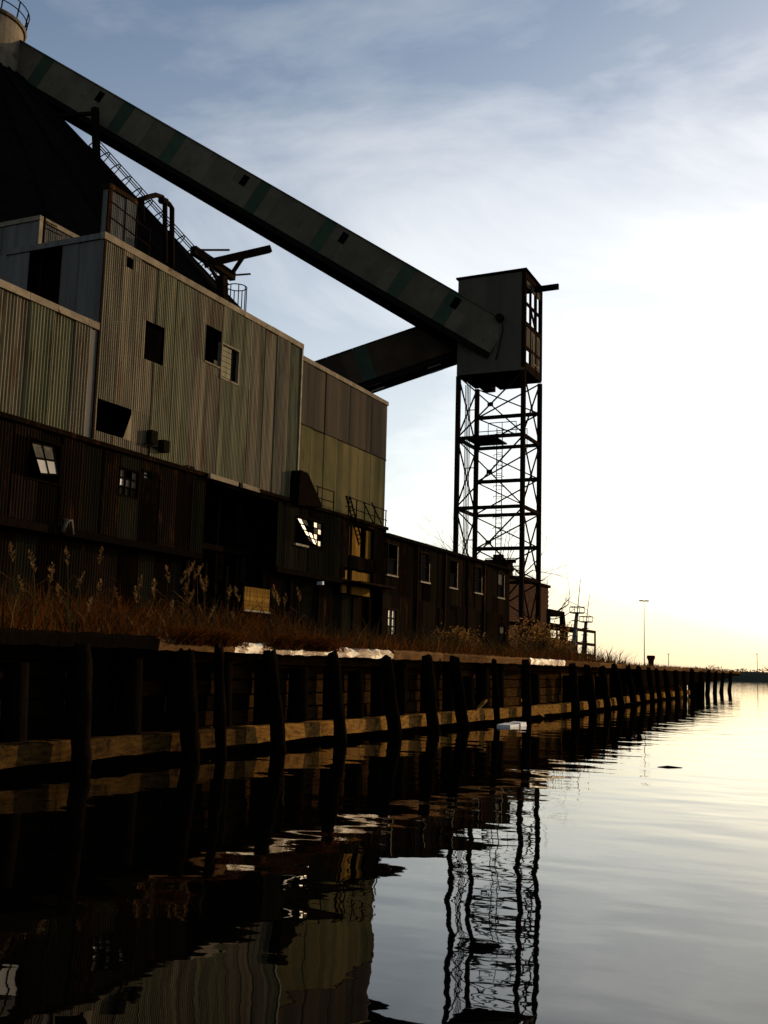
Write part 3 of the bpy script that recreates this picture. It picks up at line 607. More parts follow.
# hoist jib
jb = empty('hoist_jib', (-22, 31, ZM), 'steel hoist jib with a heavy beam pointing over the main roof', 'hoist')
q = lambda px, py, X=-22.: aX(px, py, X)
MB().beam(q(205, 264), q(270, 249, -20.6), .22, .26).build('jib_beam', 'tower_steel', jb)
MB().beam(q(193, 250), q(233, 277), .24, .3).build('cross_beam', 'tower_steel', jb)
MB().beam(q(231, 275), q(243, 257, -21.2), .12).build('brace', 'tower_steel', jb)
MB().beam(q(193, 250), q(229, 250), .07).build('tie', 'tower_steel', jb)
MB().beam(q(222, 276), q(250, 274), .07).build('arm', 'tower_steel', jb)
MB().beam(q(222, 276), q(223, 310), .3).build('mast', 'tower_steel', jb)
MB().beam(q(210, 266), q(222, 290), .09).build('brace', 'tower_steel', jb)
# ladder hatch cage
hc = empty('hatch_cage', (-21.5, 31, ZM), 'small round hoop cage guarding a roof hatch', 'cage')
c_ = q(236, 300, -21.5); 
for k in range(8):
    t = 2*math.pi*k/8; MB().tube([V((c_.x+.38*math.cos(t), c_.y+.38*math.sin(t), ZM-.2)), V((c_.x+.38*math.cos(t), c_.y+.38*math.sin(t), aX(236, 287, -21.5).z))], .02, 5).build('bar', 'tower_steel', hc)
for zz in (aX(236, 287, -21.5).z, ZM+.3): MB().tube([V((c_.x+.38*math.cos(t*.3927), c_.y+.38*math.sin(t*.3927), zz)) for t in range(16)], .022, 5, closed=True).build('hoop', 'tower_steel', hc)

# ================================================================== CONE, GALLERIES AND TOWER
CX, CY, ZAP = -66.3, 60.9, 52.0
cone = empty('conical_storage_roof', (CX, CY, 1.8), 'huge dark ribbed cone roof of the storage dome rising behind the sheds', 'storage dome')
KC = .965; NS = 36; ZB = 27.0; RB = (ZAP-ZB)*KC
rings = [47.6, 42.5, 37.5, 32, ZB]
for k in range(NS):
    t0, t1 = 2*math.pi*k/NS, 2*math.pi*(k+1)/NS
    for j in range(len(rings)-1):
        za, zb = rings[j], rings[j+1]; ra, rb = (ZAP-za)*KC, (ZAP-zb)*KC
        MB().quad((CX+ra*math.cos(t0), CY+ra*math.sin(t0), za), (CX+ra*math.cos(t1), CY+ra*math.sin(t1), za), (CX+rb*math.cos(t1), CY+rb*math.sin(t1), zb+.02), (CX+rb*math.cos(t0), CY+rb*math.sin(t0), zb+.02)).build('roof_panel', 'roof_metal', cone)
    MB().beam((CX+KC*(ZAP-47.6)*math.cos(t0), CY+KC*(ZAP-47.6)*math.sin(t0), 47.65), (CX+RB*math.cos(t0), CY+RB*math.sin(t0), ZB+.05), .16, .16).build('rib', 'roof_metal', cone)
mb = MB()
for k in range(NS):
    t0, t1 = 2*math.pi*k/NS, 2*math.pi*(k+1)/NS; r_ = RB-.6
    mb.quad((CX+r_*math.cos(t0), CY+r_*math.sin(t0), 1.5), (CX+r_*math.cos(t1), CY+r_*math.sin(t1), 1.5), (CX+r_*math.cos(t1), CY+r_*math.sin(t1), ZB+.3), (CX+r_*math.cos(t0), CY+r_*math.sin(t0), ZB+.3))
mb.build('base_wall', 'roof_metal', cone)
mb = MB()
for k in range(NS):
    t0, t1 = 2*math.pi*k/NS, 2*math.pi*(k+1)/NS; r1_, r2_ = KC*4.4-.35, RB-.35
    mb.quad((CX+r1_*math.cos(t0), CY+r1_*math.sin(t0), 47.4), (CX+r1_*math.cos(t1), CY+r1_*math.sin(t1), 47.4), (CX+r2_*math.cos(t1), CY+r2_*math.sin(t1), ZB), (CX+r2_*math.cos(t0), CY+r2_*math.sin(t0), ZB))
mb.build('light_seal', 'black_inside', cone)  # added inner cone that blocks light leaking through panel seams
# drum on the apex
RD = 3.35; ZT = 52.6
dr = MB().tube([(CX, CY, 46.5), (CX, CY, ZT)], RD, 40).build('drum', 'concrete', cone, smooth=False)
MB().tube([(CX+(RD+.12)*math.cos(2*math.pi*k/32), CY+(RD+.12)*math.sin(2*math.pi*k/32), ZT-.05) for k in range(32)], .16, 5, closed=True).build('rim', 'concrete', dr)
for k in range(14):
    t = 2*math.pi*k/14+.12; MB().tube([(CX+(RD+.1)*math.cos(t), CY+(RD+.1)*math.sin(t), ZT), (CX+(RD+.35)*math.cos(t), CY+(RD+.35)*math.sin(t), ZT+1.5)], .06, 5).build('rail_post', 'tower_steel', dr)
for zz, rr in ((1.5, .35), (.8, .23)): MB().tube([(CX+(RD+rr)*math.cos(2*math.pi*k/40), CY+(RD+rr)*math.sin(2*math.pi*k/40), ZT+zz) for k in range(40)], .05, 5, closed=True).build('rail', 'tower_steel', dr)
# caged ladder down the cone
thl = R(31.5)
def cn(z, out_=0., side=0.):
    r_ = (ZAP-z)*KC; e = V((math.cos(thl), math.sin(thl), 0)); n_ = (e+UZ).normalized(); s_ = V((-math.sin(thl), math.cos(thl), 0))
    return V((CX, CY, z))+e*r_+n_*out_+s_*side
lad = empty('caged_ladder', cn(30), 'hooped safety ladder running down the cone roof', 'ladder')
for sd_ in (-.25, .25): MB().tube([cn(42.5, .25, sd_), cn(31, .25, sd_)], .05, 5).build('rail', 'tower_steel', lad)
for k in range(5):
    t = math.pi*k/4; MB().tube([cn(42.5, .3+1.0*math.sin(t), .55*math.cos(t)), cn(31, .3+1.0*math.sin(t), .55*math.cos(t))], .045, 4).build('strap', 'tower_steel', lad)
z = 42.5
while z > 31:
    MB().tube([cn(z, .3+1.0*math.sin(math.pi*k/8), .55*math.cos(math.pi*k/8)) for k in range(9)], .05, 4).build('hoop', 'tower_steel', lad); z -= .95
# galleries
def gallery(name, label, A, B, hgt, wid, mats_band, wins, npan, cat='conveyor gallery', skin='gallery_skin'):
    """A, B: two points of the near side's top edge; box behind it"""
    root = empty(name, (A+B)/2, label, cat)
    u = (B-A); Lg = u.length; u = u.normalized(); s_ = u.cross(UZ).normalized()      # s_ points to the viewer's side or away
    if s_.dot(EYE-A) < 0: s_ = -s_
    v = s_.cross(u); 
    if v.z < 0: v = -v
    st = Lg/npan
    for k in range(npan):
        m = 'gallery_green' if k in mats_band else skin
        hh = [(w_[0], w_[1], w_[2], w_[3]) for w_ in wins]
        sheet(root, 'wall_sheet', m, A, u, v, s_, k*st-.012, (k+1)*st+.012, -hgt, 0, hh, None, 0, (k % 2)*.016+random.uniform(-.004, .004))
        sheet(root, 'wall_sheet', m, A-s_*wid, u, v, -s_, k*st-.012, (k+1)*st+.012, -hgt, 0, (), None, 0, (k % 2)*.016+random.uniform(-.004, .004))
        MB().box(A, u, v, s_, k*st, (k+1)*st-.01, .0, .07, -wid-.15, .12).build('roof_sheet', 'gallery_green' if k in mats_band else skin, root)
        MB().box(A, u, v, s_, k*st, (k+1)*st-.01, -hgt-.08, -hgt+.0, -wid, -.02).build('floor_plate', 'gallery_under', root)
        MB().box(A, u, v, s_, k*st, k*st+.2, -hgt-.3, -hgt-.085, -wid, -.03).build('floor_joist', 'gallery_under', root)
    for w_ in wins: MB().box(A, u, v, s_, w_[0], w_[1], w_[2], w_[3], -.25, -.1).build('window_recess', 'black_inside', root)
    for off in (-.12, -wid+.05): MB().box(A, u, v, s_, 0, Lg, -hgt-.45, -hgt-.09, off-.1, off+.1).build('bottom_chord', 'gallery_under', root)
    return root, u, v, s_, Lg
GA = aW(15, 38, 89.5); GB = aY(503, 320, 75.0)
ext = (GB-GA).normalized()
wn = []
Lg_ = (GB-GA).length
def gpos(px, py):     # distance along gallery of an image column on its top edge
    best = min(range(401), key=lambda i: abs(384+FOC*((GA.lerp(GB, i/400)-EYE).dot(rt))/((GA.lerp(GB, i/400)-EYE).dot(fw))-px)); return best/400*Lg_
HG = 2.66
for px in (104, 249, 348, 460): 
    a_ = gpos(px, 0); wn.append((a_-.28, a_+.28, -1.15, -.25))
npan = 46
bands = {int(gpos(px, 0)/Lg_*npan) for px in (48, 126, 182, 264, 330, 405, 447)}
g1 = gallery('inclined_conveyor_gallery', 'long inclined conveyor gallery with green bands dropping from the cone top to the tower', GA, GB+ext*.5, HG, 3.0, bands, wn, npan)
# support bent under the gallery on the cone
bent = empty('gallery_trestle', aW(94, 150, 87), 'short steel trestle propping the gallery off the cone roof', 'trestle')
MB().beam(aW(95, 108, 86.5), aW(97, 172, 86.5), .5, .4).build('leg', 'gallery_under', bent)
MB().beam(aW(91, 150, 86.5), aW(85, 165, 86.5), .22).build('brace', 'gallery_under', bent)
MB().beam(aW(55, 116, 86.5), aW(99, 113, 86.5), .25).build('cross_beam', 'tower_steel', bent)
# second gallery from the tower down behind the annex
HA = aW(424, 325, 85.5); HB = aW(319, 361, 85.5); e2 = (HB-HA).normalized()
g2 = gallery('lower_conveyor_gallery', 'short brown conveyor gallery sloping from the tower down behind the annex', HA-e2*2.6, HB+e2*10, 2.75, 2.6, {7}, [], 20, skin='gallery_brown')
for px, py in ((372, 379), (431, 361)):
    for k in range(3): p_ = aW(px+6*k/2, py+5*k, 85.3); MB().box(p_, e2, UZ, -fw, -.55, .55, -.06, .06, -.05, .05).build('gap_light_bar', 'steel_pale', g2[0])  # pale bars stand in for daylight showing through gaps
# ---- tower
TX0, TX1, TY0, TY1 = -29.2, -24.08, 75.0, 79.1
tower = empty('conveyor_tower', ((TX0+TX1)/2, (TY0+TY1)/2, 1.8), 'tall open steel lattice tower carrying a boxy head house', 'tower')
LV = [1.8, 8.0, 13.2, 18.5, 23.4]
cs = [(TX0, TY0), (TX1, TY0), (TX1, TY1), (TX0, TY1)]
for (x, y) in cs: MB().beam((x, y, 1.7), (x, y, 23.3), .31, .31).build('leg', 'tower_steel', tower)
for i in range(4):
    (xa, ya), (xb, yb) = cs[i], cs[(i+1) % 4]
    for z in LV[1:4]: MB().beam((xa, ya, z), (xb, yb, z), .18, .26).build('beam', 'tower_steel', tower)
    for j in range(4):
        za, zb = LV[j]+.1, LV[j+1]-.1; zm = (za+zb)/2
        if i == 2:
            MB().beam((xa, ya, zm), (xb, yb, zm), .18, .28).build('beam', 'tower_steel', tower)
        halves = ((za, zm), (zm, zb)) if i == 2 else ((za, zb),)
        for (z0, z1) in halves:
            MB().beam((xa, ya, z0), (xb, yb, z1), .095).build('brace', 'tower_steel', tower)
            MB().beam((xa, ya, z1), (xb, yb, z0), .095).build('brace', 'tower_steel', tower)
        if i != 2:
            MB().box(V(((xa+xb)/2, (ya+yb)/2, zm)), (V((xb-xa, yb-ya, 0))).normalized(), UZ, V((yb-ya, xa-xb, 0)).normalized(), -.22, .22, -.16, .16, -.03, .03).build('gusset', 'tower_steel', tower)
MB().abox(TX0+.2, TX0+2.6, TY0+1.2, TY1-.2, 18.66, 18.76).build('platform', 'tower_steel', tower)
MB().abox(TX0+1.6, TX1-1.4, TY0+1.2, TY1-1, 8.2, 8.3).build('platform', 'tower_steel', tower)
for (xa, ya, xb, yb, z) in ((TX0+.2, TY1-.2, TX0+4.2, TY1-.2, 19.8), (TX0+.2, TY1-.2, TX0+4.2, TY1-.2, 19.3), (TX0+2, TY0+1.2, TX0+4.2, TY0+1.2, 19.8), (TX0+1, TY1-.3, TX1-1, TY1-.3, 9.8), (TX0+1, TY1-.3, TX1-1, TY1-.3, 9.2)):
    MB().tube([(xa, ya, z), (xb, yb, z)], .035, 5).build('platform_rail', 'tower_steel', tower)
    for f_ in (0, .5, 1): MB().tube([(xa+(xb-xa)*f_, ya, z), (xa+(xb-xa)*f_, ya, z-1.1)], .03, 5).build('rail_post', 'tower_steel', tower)
lx, ly = TX0+2.25, TY1-1.0     # caged ladder
for dx in (-.22, .22): MB().tube([(lx+dx, ly, 2), (lx+dx, ly, 19.8)], .04, 5).build('ladder_rail', 'tower_steel', tower)
z = 2.2
while z < 19.6: MB().tube([(lx-.22, ly, z), (lx+.22, ly, z)], .02, 4).build('ladder_rung', 'tower_steel', tower); z += .32
z = 4.
while z < 19.6: MB().tube([(lx+.4*math.cos(math.pi*k/6), ly-.75*math.sin(math.pi*k/6), z) for k in range(7)], .025, 4).build('ladder_hoop', 'tower_steel', tower); z += .8
for dx in (.02, .14, .26, .38): MB().tube([(TX0+dx, TY0+1.5, 1.8), (TX0+dx, TY0+1.5, 23)], .034, 6).build('conduit', 'steel_pale', tower)
for z in (5, 11, 16.5, 21): MB().tube([(TX0, TY0+1.5, z), (TX0+1.0, TY0+1.5, z)], .04, 5).build('conduit_bracket', 'tower_steel', tower)
# machinery on the first level
mb = MB().abox(TX0+1.9, TX0+3.6, TY0+1.5, TY1-1.5, 8.35, 9.3).abox(TX0+2.3, TX0+3.0, TY0+1.8, TY1-1.8, 9.3, 9.9); mb.tube([(TX0+1.6, TY0+2, 9.4), (TX0+4.0, TY0+2, 9.4)], .15, 8); mb.build('winch', 'tower_steel', tower)
# head house
ZC0, ZC1 = 23.4, 30.9
FT = (V((0, TY0-.12, 0)), UX, UZ, -UY)
wall_of_sheets(tower, *FT, TX0-.1, TX1+.12, [ZC0-.05, 27.3, ZC1], [], ['cabin_skin'], wd=1.1, pitch=.2, amp=.012, jitter=.006)
wall_of_sheets(tower, V((TX0-.12, 0, 0)), UY, UZ, -UX, TY0-.1, TY1+.1, [ZC0-.05, ZC1], [], ['cabin_skin'], wd=1.1, pitch=.2, amp=.012)
MB().abox(TX0-.1, TX1+.1, TY0-.1, TY1+.1, ZC0, ZC0+.15).build('floor', 'gallery_under', tower)
r_ = MB().quad((TX0-.25, TY0-.3, ZC1+.0), (TX1+.25, TY0-.3, ZC1+.08), (TX1+.2, TY1+.2, ZC1+.0), (TX0-.25, TY1+.2, ZC1-.06)); r_.quad((TX0-.25, TY0-.3, ZC1+.12), (TX1+.25, TY0-.3, ZC1+.2), (TX1+.2, TY1+.2, ZC1+.12), (TX0-.25, TY1+.2, ZC1+.06)); r_.quad(r_.v[0], r_.v[1], r_.v[5], r_.v[4]); r_.quad(r_.v[1], r_.v[2], r_.v[6], r_.v[5]); r_.build('roof', 'gallery_under', tower)
for (x, y, wd) in ((TX1, TY0, .3), (TX1, TY1, .26), (TX0, TY1, .26), (TX1, TY0+1.5, .16), (TX1, TY0+2.8, .2)): MB().beam((x, y, ZC0+.15), (x, y, ZC1), wd).build('head_post', 'tower_steel', tower)
for z, wd in ((ZC1-.2, .5), (27.0, .3), (25.2, .2), (ZC0+.4, .5), (28.6, .12)): MB().beam((TX1, TY0, z), (TX1, TY1, z), .2, wd).build('head_beam', 'tower_steel', tower)
MB().beam((TX1, TY0+1.5, 28.6), (TX1, TY0+2.8, 27.2), .12).build('head_brace', 'tower_steel', tower)
for (ya, yb, za, zb, m) in ((TY0+1.6, TY1-.1, ZC0+.7, 26.8, 'cabin_skin'), (TY0+.2, TY0+1.4, 25.3, 26.8, 'cabin_skin'), (TY0+.2, TY1-.2, 29.9, 30.4, 'cabin_skin')):
    MB().abox(TX1-.05, TX1+.05, ya, yb, za, zb).build('head_panel', m, tower)
MB().abox(TX1+.06, TX1+.1, TY0+2.0, TY1-.6, ZC0+.9, ZC0+1.0).abox(TX1+.06, TX1+.1, TY0+2.0, TY0+2.1, ZC0+1, 26.4).abox(TX1+.06, TX1+.1, TY1-.7, TY1-.6, ZC0+1, 26.4).build('panel_frame', 'flashing', tower)
MB().abox(TX0+.1, TX1-1.8, TY1, TY1+.1, ZC0, ZC1).build('rear_panel', 'cabin_skin', tower)
MB().abox(TX0+1.4, TX1-2.8, TY0+1, TY1-.8, ZC0+.2, 27).build('drive_unit', 'black_inside', tower)
MB().beam((TX1-2, TY1-1.6, 30.3), (TX1+1.9, TY1-1.6, 30.35), .25, .42).build('hoist_beam', 'gallery_under', tower)
MB().abox(TX1-2.9, TX1-.9, TY1-2.2, TY1-.9, ZC0-.55, ZC0-.01).abox(TX0+.8, TX0+1.6, TY1-1.5, TY1-.2, ZC0-.5, ZC0-.01).build('hopper_lip', 'gallery_under', tower)
p = aY(500, 318, 74.7); MB().tube([p+V((.05, 0, .1)), p+V((.25, 0, -.9)), p+V((-.3, 0, -3.2))], .05, 5).build('cable', 'tower_steel', tower)
MB().tube([p+V((0, .1, 0)), p+V((0, -.25, 0))], .3, 10).build('pulley', 'tower_steel', tower)

# ================================================================== BEYOND THE TOWER
# brick building
bb = empty('brick_building', (-33, 96, 1.8), 'plain reddish brick building behind the tower legs', 'building')
bz = aX(530, 582, -30).z; by0 = aX(500, 575, -30).y; by1 = aX(549, 588, -30).y
MB().abox(-38, -30.05, by0, by1-.05, 1.7, bz-.1).build('wall', 'brick', bb)
mb = MB(); z = 1.9; k = 0
while z < bz-.2:
    y = by0+(.25 if k % 2 else 0)
    while y < by1-.5: mb.abox(-30.05, -30.0, y+.02, y+.48, z+.015, z+.20); y += .5
    z += .215; k += 1
o = mb.build('brick_face', 'brick', bb); o['kind'] = 'stuff'
MB().abox(-38.2, -29.85, by0-.1, by1+.1, bz-.1, bz+.15).build('parapet', 'rust_sheet', bb)
for yy in (93.5, 97.5): window(bb, V((-30, 0, 0)), UY, UZ, UX, yy, yy+1.1, 4.5, 6.6, 2, 3, 'timber_dark', ('glass_dark',), .07, .01, .04)
# dark open porch frame
pf = empty('timber_gantry', (-30, 104, 1.8), 'dark boxy timber gantry beside the brick building', 'gantry')
fy0, fy1 = aX(548, 615, -30).y, aX(562, 620, -30).y; fz = aX(556, 611, -30).z
for yy in (fy0, fy1):
    for xx in (-30, -32): MB().abox(xx-.2, xx+.2, yy-.2, yy+.2, 1.7, fz).build('post', 'timber_dark', pf)
for z in (fz-.2, fz-1.5, fz-2.9): MB().abox(-32.2, -29.8, fy0-.2, fy1+.25, z-.25, z+.25).build('beam', 'timber_dark', pf)
MB().abox(-30.3, -30.1, fy0, fy1, 1.7, fz-3.2).build('board_wall', 'timber_dark', pf)
MB().beam((-30, fy1, fz), (-30, fy1+2.2, 1.8), .4).build('strut', 'timber_dark', pf)
# steel rack
rk = empty('steel_rack', (-28, 106, 1.8), 'open three level steel rack beyond the gantry', 'rack')
ry0, ry1 = aX(567, 630, -28).y, aX(595, 632, -28).y; rz = aX(582, 629, -28).z
for f_ in (0, .33, .66, 1):
    for xx in (-28, -30): MB().beam((xx, ry0+(ry1-ry0)*f_, 1.7), (xx, ry0+(ry1-ry0)*f_, rz), .16).build('post', 'tower_steel', rk)
for f_ in (.33, .62, .97):
    z = 1.8+(rz-1.8)*f_
    for xx in (-28, -30): MB().beam((xx, ry0, z), (xx, ry1, z), .18, .28).build('beam', 'tower_steel', rk)
    MB().abox(-29.9, -28.1, ry0, ry0+(ry1-ry0)*.7, z-.05, z+.02).build('shelf', 'tower_steel', rk)
MB().abox(-29.6, -28.4, ry0+.3, ry0+(ry1-ry0)*.5, 3.2, 4.0).build('pipe_bundle', 'tower_steel', rk)
# two masts with crow platforms
for (px, ptop, ppl, base, nm) in ((577, 579, 613, 571, 'nearer thick grey mast with a railed platform and thin whip aerial'), (586, 595, 622, 582, 'thinner grey mast just behind the first, lower platform')):
    X_ = -27.0 if px == 577 else -29.0
    b_ = aX(base, 660, X_); b_.z = 1.8; pl = aX(px, ppl, X_); tp = aX(px+3.5, ptop, X_)
    ms = empty('signal_mast', b_, nm, 'mast')
    pl2 = V((b_.x, pl.y, pl.z))
    MB().tube([b_, pl2], [.24, .18], 8).build('pole', 'steel_pale', ms, smooth=True)
    MB().tube([pl2+V((0, .1, 0)), V((b_.x, tp.y, tp.z))], [.05, .025], 5).build('aerial', 'steel_pale', ms)
    MB().abox(pl2.x-.5, pl2.x+.5, pl2.y-.5, pl2.y+.5, pl2.z-.05, pl2.z+.05).build('platform', 'tower_steel', ms)
    MB().tube([pl2+V((.7*math.cos(k*.785), .9*math.sin(k*.785), .55)) for k in range(8)], .035, 5, closed=True).tube([pl2+V((.7*math.cos(k*.785), .9*math.sin(k*.785), .02)) for k in range(8)], .035, 5, closed=True).build('ring_rail', 'tower_steel', ms)
    for k in range(4): MB().tube([pl2+V((.7*math.cos(k*1.57), .9*math.sin(k*1.57), 0)), pl2+V((.7*math.cos(k*1.57), .9*math.sin(k*1.57), .55))], .03, 4).build('rail_post', 'tower_steel', ms)
    MB().tube([pl2+V((0, -4 if px == 577 else -1, 1.0)), pl2+V((0, 4, .5))], .025, 4).build('yard', 'steel_pale', ms)
    for k in range(6): z = 1.8+(pl2.z-1.8)*(k+1)/7; MB().abox(b_.x-.28, b_.x+.28, b_.y+(pl2.y-b_.y)*(k+1)/7-.28, b_.y+(pl2.y-b_.y)*(k+1)/7+.28, z-.04, z+.04).build('band', 'steel_pale', ms)
# lamp posts
def lamp(px, ytop, X_, label, r_=.09):
    t = aX(px, ytop, X_); b_ = V((t.x, t.y, 1.8 if X_ > -40 else 2.2)); lo_ = empty('lamp_post', b_, label, 'lamp post')
    MB().tube([b_, t], [r_*1.3, r_*.7], 8).build('pole', 'steel_pale', lo_, smooth=True)
    for s_ in (-1, 1): MB().box(t, V((.91, .41, 0)), UZ, V((-.41, .91, 0)), s_*.08, s_*.62, -.06, .1, -.2, .2).build('lamp_head', 'steel_pale', lo_)
    MB().beam(t+V((-.35, -.15, -.02)), t+V((.35, .15, -.02)), .08).build('crossarm', 'steel_pale', lo_)
lamp(644, 601, -30, 'tall slim double headed lamp post beyond the quay', .055)
def farlamp(px, ytop, Y_, label):
    t = aY(px, ytop, Y_); b_ = V((t.x, t.y, 2.3)); lo_ = empty('lamp_post', b_, label, 'lamp post')
    MB().tube([b_, t], .1, 6).build('pole', 'steel_pale', lo_)
    MB().box(t, V((.91, .41, 0)), UZ, V((-.41, .91, 0)), -.35, .35, -.08, .1, -.2, .2).build('lamp_head', 'steel_pale', lo_)
farlamp(757, 654, 333, 'tiny far lamp post on the opposite shore at the right edge')
farlamp(668.5, 654, 333, 'tiny far lamp post showing just above the middle of the pier')
# mooring barrel
p = aX(651, 668, -16.0); p.z = ZD
br = empty('mooring_bollard', p, 'dark rusty mooring bollard standing on the pier', 'bollard')
s_ = (aX(651, 655.5, -16.0).z-ZD)
MB().tube([p, p+UZ*.06, p+UZ*s_*.55, p+UZ*s_*.75], [.28, .22, .2, .25], 12).build('post', 'barrel_red', br, smooth=True)
MB().tube([p+UZ*s_*.75, p+UZ*s_*.8, p+UZ*s_*.97, p+UZ*s_], [.28, .3, .3, .25], 12).build('head', 'barrel_red', br, smooth=True)
# ================================================================== ON THE WATER
p = V((qx(29)+1.2, 0, 0)); pa = aX(498, 726, qx(29)+.9); 
fx, fy = qx(28)+.95, aX(510, 727, qx(28)+.95).y
fo = MB().abox(fx-.18, fx+.18, fy-.55, fy+.22, -.05, .07, .012).build('foam_float', 'foam_white', None, loc=(fx, fy, 0)); tag(fo, 'white foam block floating against the quay piles', 'float')
fo = MB().abox(fx-.15, fx+.2, fy+.3, fy+.8, -.05, .09, .012).build('plastic_crate', 'foam_white', None, loc=(fx, fy+.6, 0)); tag(fo, 'smaller white box bobbing at the right end of the floating foam block', 'box')
def aZ(px, py): d = ray(px, py); return EYE+d*(-EYE.z/d.z)
for (px, py, ln, lb) in ((670, 767.5, .40, 'dark stick floating alone on the bright open water'),):
    p = aZ(px, py); dw = MB().tube([p-rt0*ln*.5, p-rt0*ln*.1+V((0, .03, .012)), p+rt0*ln*.5], [.008, .016, .007], 7).build('driftwood', 'timber_dark', None, smooth=True, loc=p)
    tag(dw, lb, 'driftwood')

# ================================================================== PLANTS
def blades(n, pos, h0, h1, wd, lean=.35):
    mb = MB()
    for _ in range(n):
        p = pos(); hh = random.uniform(h0, h1); a = random.random()*6.283; dx = V((math.cos(a), math.sin(a), 0))
        l_ = V((random.gauss(0, lean), random.gauss(0, lean), 0))*hh; w2 = wd*random.uniform(.6, 1.4)
        m = p+l_*.35+UZ*hh*.55; t = p+l_+UZ*hh*random.uniform(.85, 1.0)
        b = len(mb.v); mb.v += [p-dx*w2, p+dx*w2, m+dx*w2*.8, m-dx*w2*.8, t]; mb.f += [(b, b+1, b+2, b+3), (b+3, b+2, b+4)]
    return mb
def patch(x, y): return .5+.5*math.sin(y*1.7+math.sin(x*1.3)*1.5)*math.cos(x*.9-y*.6+1.)
def spot(y0, y1, d0, d1, pw=1.):
    while True:
        y = y0+random.random()**pw*(y1-y0); x = qx(y)-d0-random.random()**1.3*(d1-d0)
        if random.random() < .12+.88*patch(x, y)**1.5: return V((x, y, ZD-.03))
tag(blades(9000, lambda: spot(8, 52, .35, 7, 1.2), .15, .75, .011, .45).build('dry_grass', 'grass'), 'rust brown dry grass covering the quay top', 'grass', kind='stuff')
tag(blades(1400, lambda: spot(8, 60, .3, 8, 1.1), .2, .95, .009, .6).build('straw_weeds', 'straw'), 'bent straw coloured weed stalks among the brown grass', 'grass', kind='stuff')
tag(blades(2500, lambda: spot(8, 56, .5, 8, 1.1), .3, 1.2, .016, .5).build('dark_weeds', 'dead_weed'), 'dark dead weeds scattered through the quay grass', 'weeds', kind='stuff')
tag(blades(5000, lambda: spot(9, 24, 2.5, 8.2), .4, 1.25, .011, .25).build('tall_dry_grass', 'grass'), 'taller rust brown grass in front of the dark shed at the left', 'grass', kind='stuff')
tag(blades(4200, lambda: spot(40, 116, .15, 3.5), .08, .42, .018, .5).build('pier_grass', 'straw'), 'straw coloured weeds along the far pier edge', 'grass', kind='stuff')
def hang():
    y = random.choice([random.gauss(c_, .28) for c_ in (ycol(285, 652, .2), ycol(312, 652, .2), ycol(323, 652, .2), ycol(222, 650, .2), ycol(190, 647, .2))]); return V((qx(y)+.24, y, 1.72+random.random()*.14))
tag(blades(2600, hang, .08, .24, .014, 1.1).build('edge_tufts', 'grass'), 'brown tufts growing over the worn edge beam', 'grass', kind='stuff')
# reeds with plumes
def reed(px, py, X_, lab):
    t = aX(px, py, X_); b_ = V((t.x, t.y+random.uniform(-.2, .2), ZD)); r_ = empty('reed', b_, lab, 'reed', 'plumed reeds in front of the dark shed')
    mid = (b_+t)/2+V((random.uniform(-.08, .08), random.uniform(-.08, .08), 0))
    MB().tube([b_, mid, t], [.012, .01, .007], 5).build('stalk', 'straw', r_)
    mb = MB(); nod = V((random.uniform(-.3, .3), random.uniform(-.5, .5), 1)).normalized()
    for k in range(46):
        s_ = random.random(); q_ = t+nod*(s_-.3)*.36; a = random.random()*6.283; o_ = V((math.cos(a), math.sin(a), random.uniform(-.2, .8)))*(.075*math.sin(math.pi*min(1, s_*.85+.12)))
        e = o_.cross(UZ).normalized()*.012; mb.quad(q_-e, q_+e, q_+o_+e*.5+UZ*.03, q_+o_-e*.5+UZ*.03)
    mb.build('plume', 'plume', r_)
    for k in range(5):
        f_ = .2+.13*k; c_ = b_.lerp(t, f_); a = random.random()*6.283; d = V((math.cos(a), math.sin(a), 0)); e = V((-d.y, d.x, 0))*.014
        MB().quad(c_-e, c_+e, c_+d*.25+e+UZ*.16, c_+d*.25-e+UZ*.16).quad(c_+d*.25-e+UZ*.16, c_+d*.25+e+UZ*.16, c_+d*.48+UZ*.06).build('leaf', 'straw', r_)
rp = [(12, 556), (33, 566), (51, 577), (67, 560), (79, 584), (98, 592), (100, 560), (118, 600), (140, 586), (136, 598), (154, 592), (168, 578), (172, 612), (183, 580), (186, 590), (190, 600), (197, 575), (190, 572), (203, 588), (206, 587), (210, 618), (229, 596), (238, 598), (274, 595), (278, 602), (285, 603), (299, 597), (22, 590), (60, 598), (88, 612), (150, 622), (235, 622)]
for px, py in rp: reed(px, py, random.uniform(-15.5, -12.5) if px < 215 else random.uniform(-14.5, -13), 'dry reed with a pale feathery plume before the dark shed')
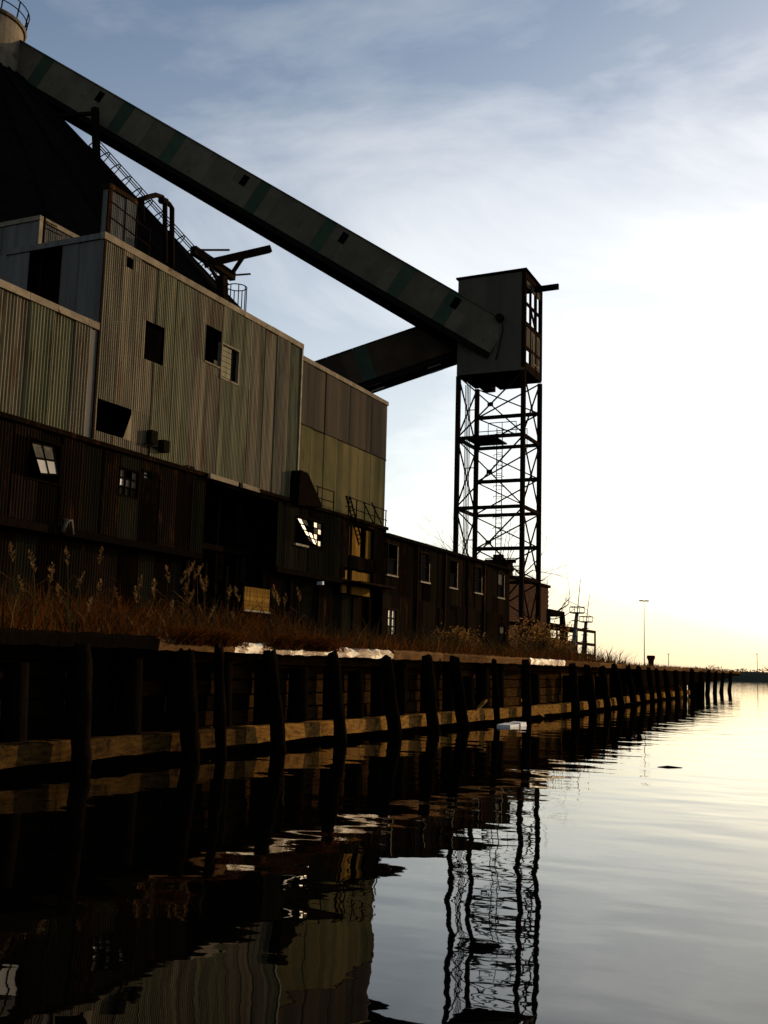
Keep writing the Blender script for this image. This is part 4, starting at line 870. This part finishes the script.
# shrubs
def shrub(px, py, X_, wd, hh, lab, n=1500):
    b_ = aX(px, py, X_); b_.z = ZD; r_ = empty('dry_shrub', b_, lab, 'shrub')
    st = MB(); tips = []
    for k in range(60):
        a = random.random()*6.283; t = b_+V((math.cos(a)*wd*random.random(), math.sin(a)*wd*random.random(), hh*random.uniform(.45, 1.0))); m = b_.lerp(t, .5)+UZ*hh*.12
        st.tube([b_+V((random.uniform(-.2, .2), random.uniform(-.2, .2), 0)), m, t], [.025, .015, .006], 4, cap=False); tips.append((m, t))
        for _ in range(4):
            s_ = m.lerp(t, random.random()); st.tube([s_, s_+V((random.gauss(0, .2), random.gauss(0, .2), random.uniform(.05, .35)))], [.008, .004], 3, cap=False)
    st.build('stems', 'bark', r_)
    def lp():
        m, t = random.choice(tips); return m.lerp(t, random.uniform(.2, 1.1))+V((random.gauss(0, .12), random.gauss(0, .12), random.gauss(0, .1)))
    o = leafmass(n, lp, .055).build('leaves', 'shrub_leaf', r_); 
shrub(456, 645, -15.5, 1.5, 1.3, 'tawny dry shrub in front of the low row building')
shrub(540, 652, -15.5, 2.0, 2.1, 'bigger tawny shrub at the foot of the tower')
shrub(557, 652, -18, 1.6, 1.6, 'dry shrub right of the tower foot beside the gantry')
# bare trees
def bare_tree(px, X_, top, lab, seed):
    rs = random.Random(seed); b_ = aX(px, 650, X_); b_.z = ZD; r_ = empty('bare_tree', b_, lab, 'tree'); H = top-ZD
    tk = MB().tube([b_, b_+V((.1, .15, H*.18)), b_+V((-.1, .1, H*.36))], [.28, .22, .17], 8); tk.build('trunk', 'bark', r_, smooth=True)
    mb = MB()
    def br(p, d, l_, r, dep):
        pts = [p]; rad = [r]; q_ = p; dd = d
        for k in range(3): dd = (dd+V((rs.gauss(0, .16), rs.gauss(0, .16), rs.gauss(.06, .1)))).normalized(); q_ = q_+dd*l_/3; pts.append(q_); rad.append(r*(1-.22*(k+1)))
        mb.tube(pts, rad, 4 if dep > 1 else 3, cap=False)
        if dep == 0: return
        for _ in range(3 if dep > 1 else 4):
            k = rs.randint(1, 3); nd = (dd+V((rs.gauss(0, .6), rs.gauss(0, .6), rs.gauss(.05, .4)))).normalized(); br(pts[k], nd, l_*rs.uniform(.55, .8), rad[k]*.68, dep-1)
    for k in range(6):
        a = k*1.05+rs.random(); br(b_+V((-.05, .1, H*rs.uniform(.22, .36))), V((math.cos(a), math.sin(a), rs.uniform(.5, 1.4))).normalized(), H*.36, .17, 4)
    mb.build('crown', 'bark', r_)
bare_tree(490, -40, 21, 'leafless tree with fine twigs seen through the tower lattice', 3)
bare_tree(533, -42, 16.5, 'leafless tree spreading twigs to the right of the tower', 8)
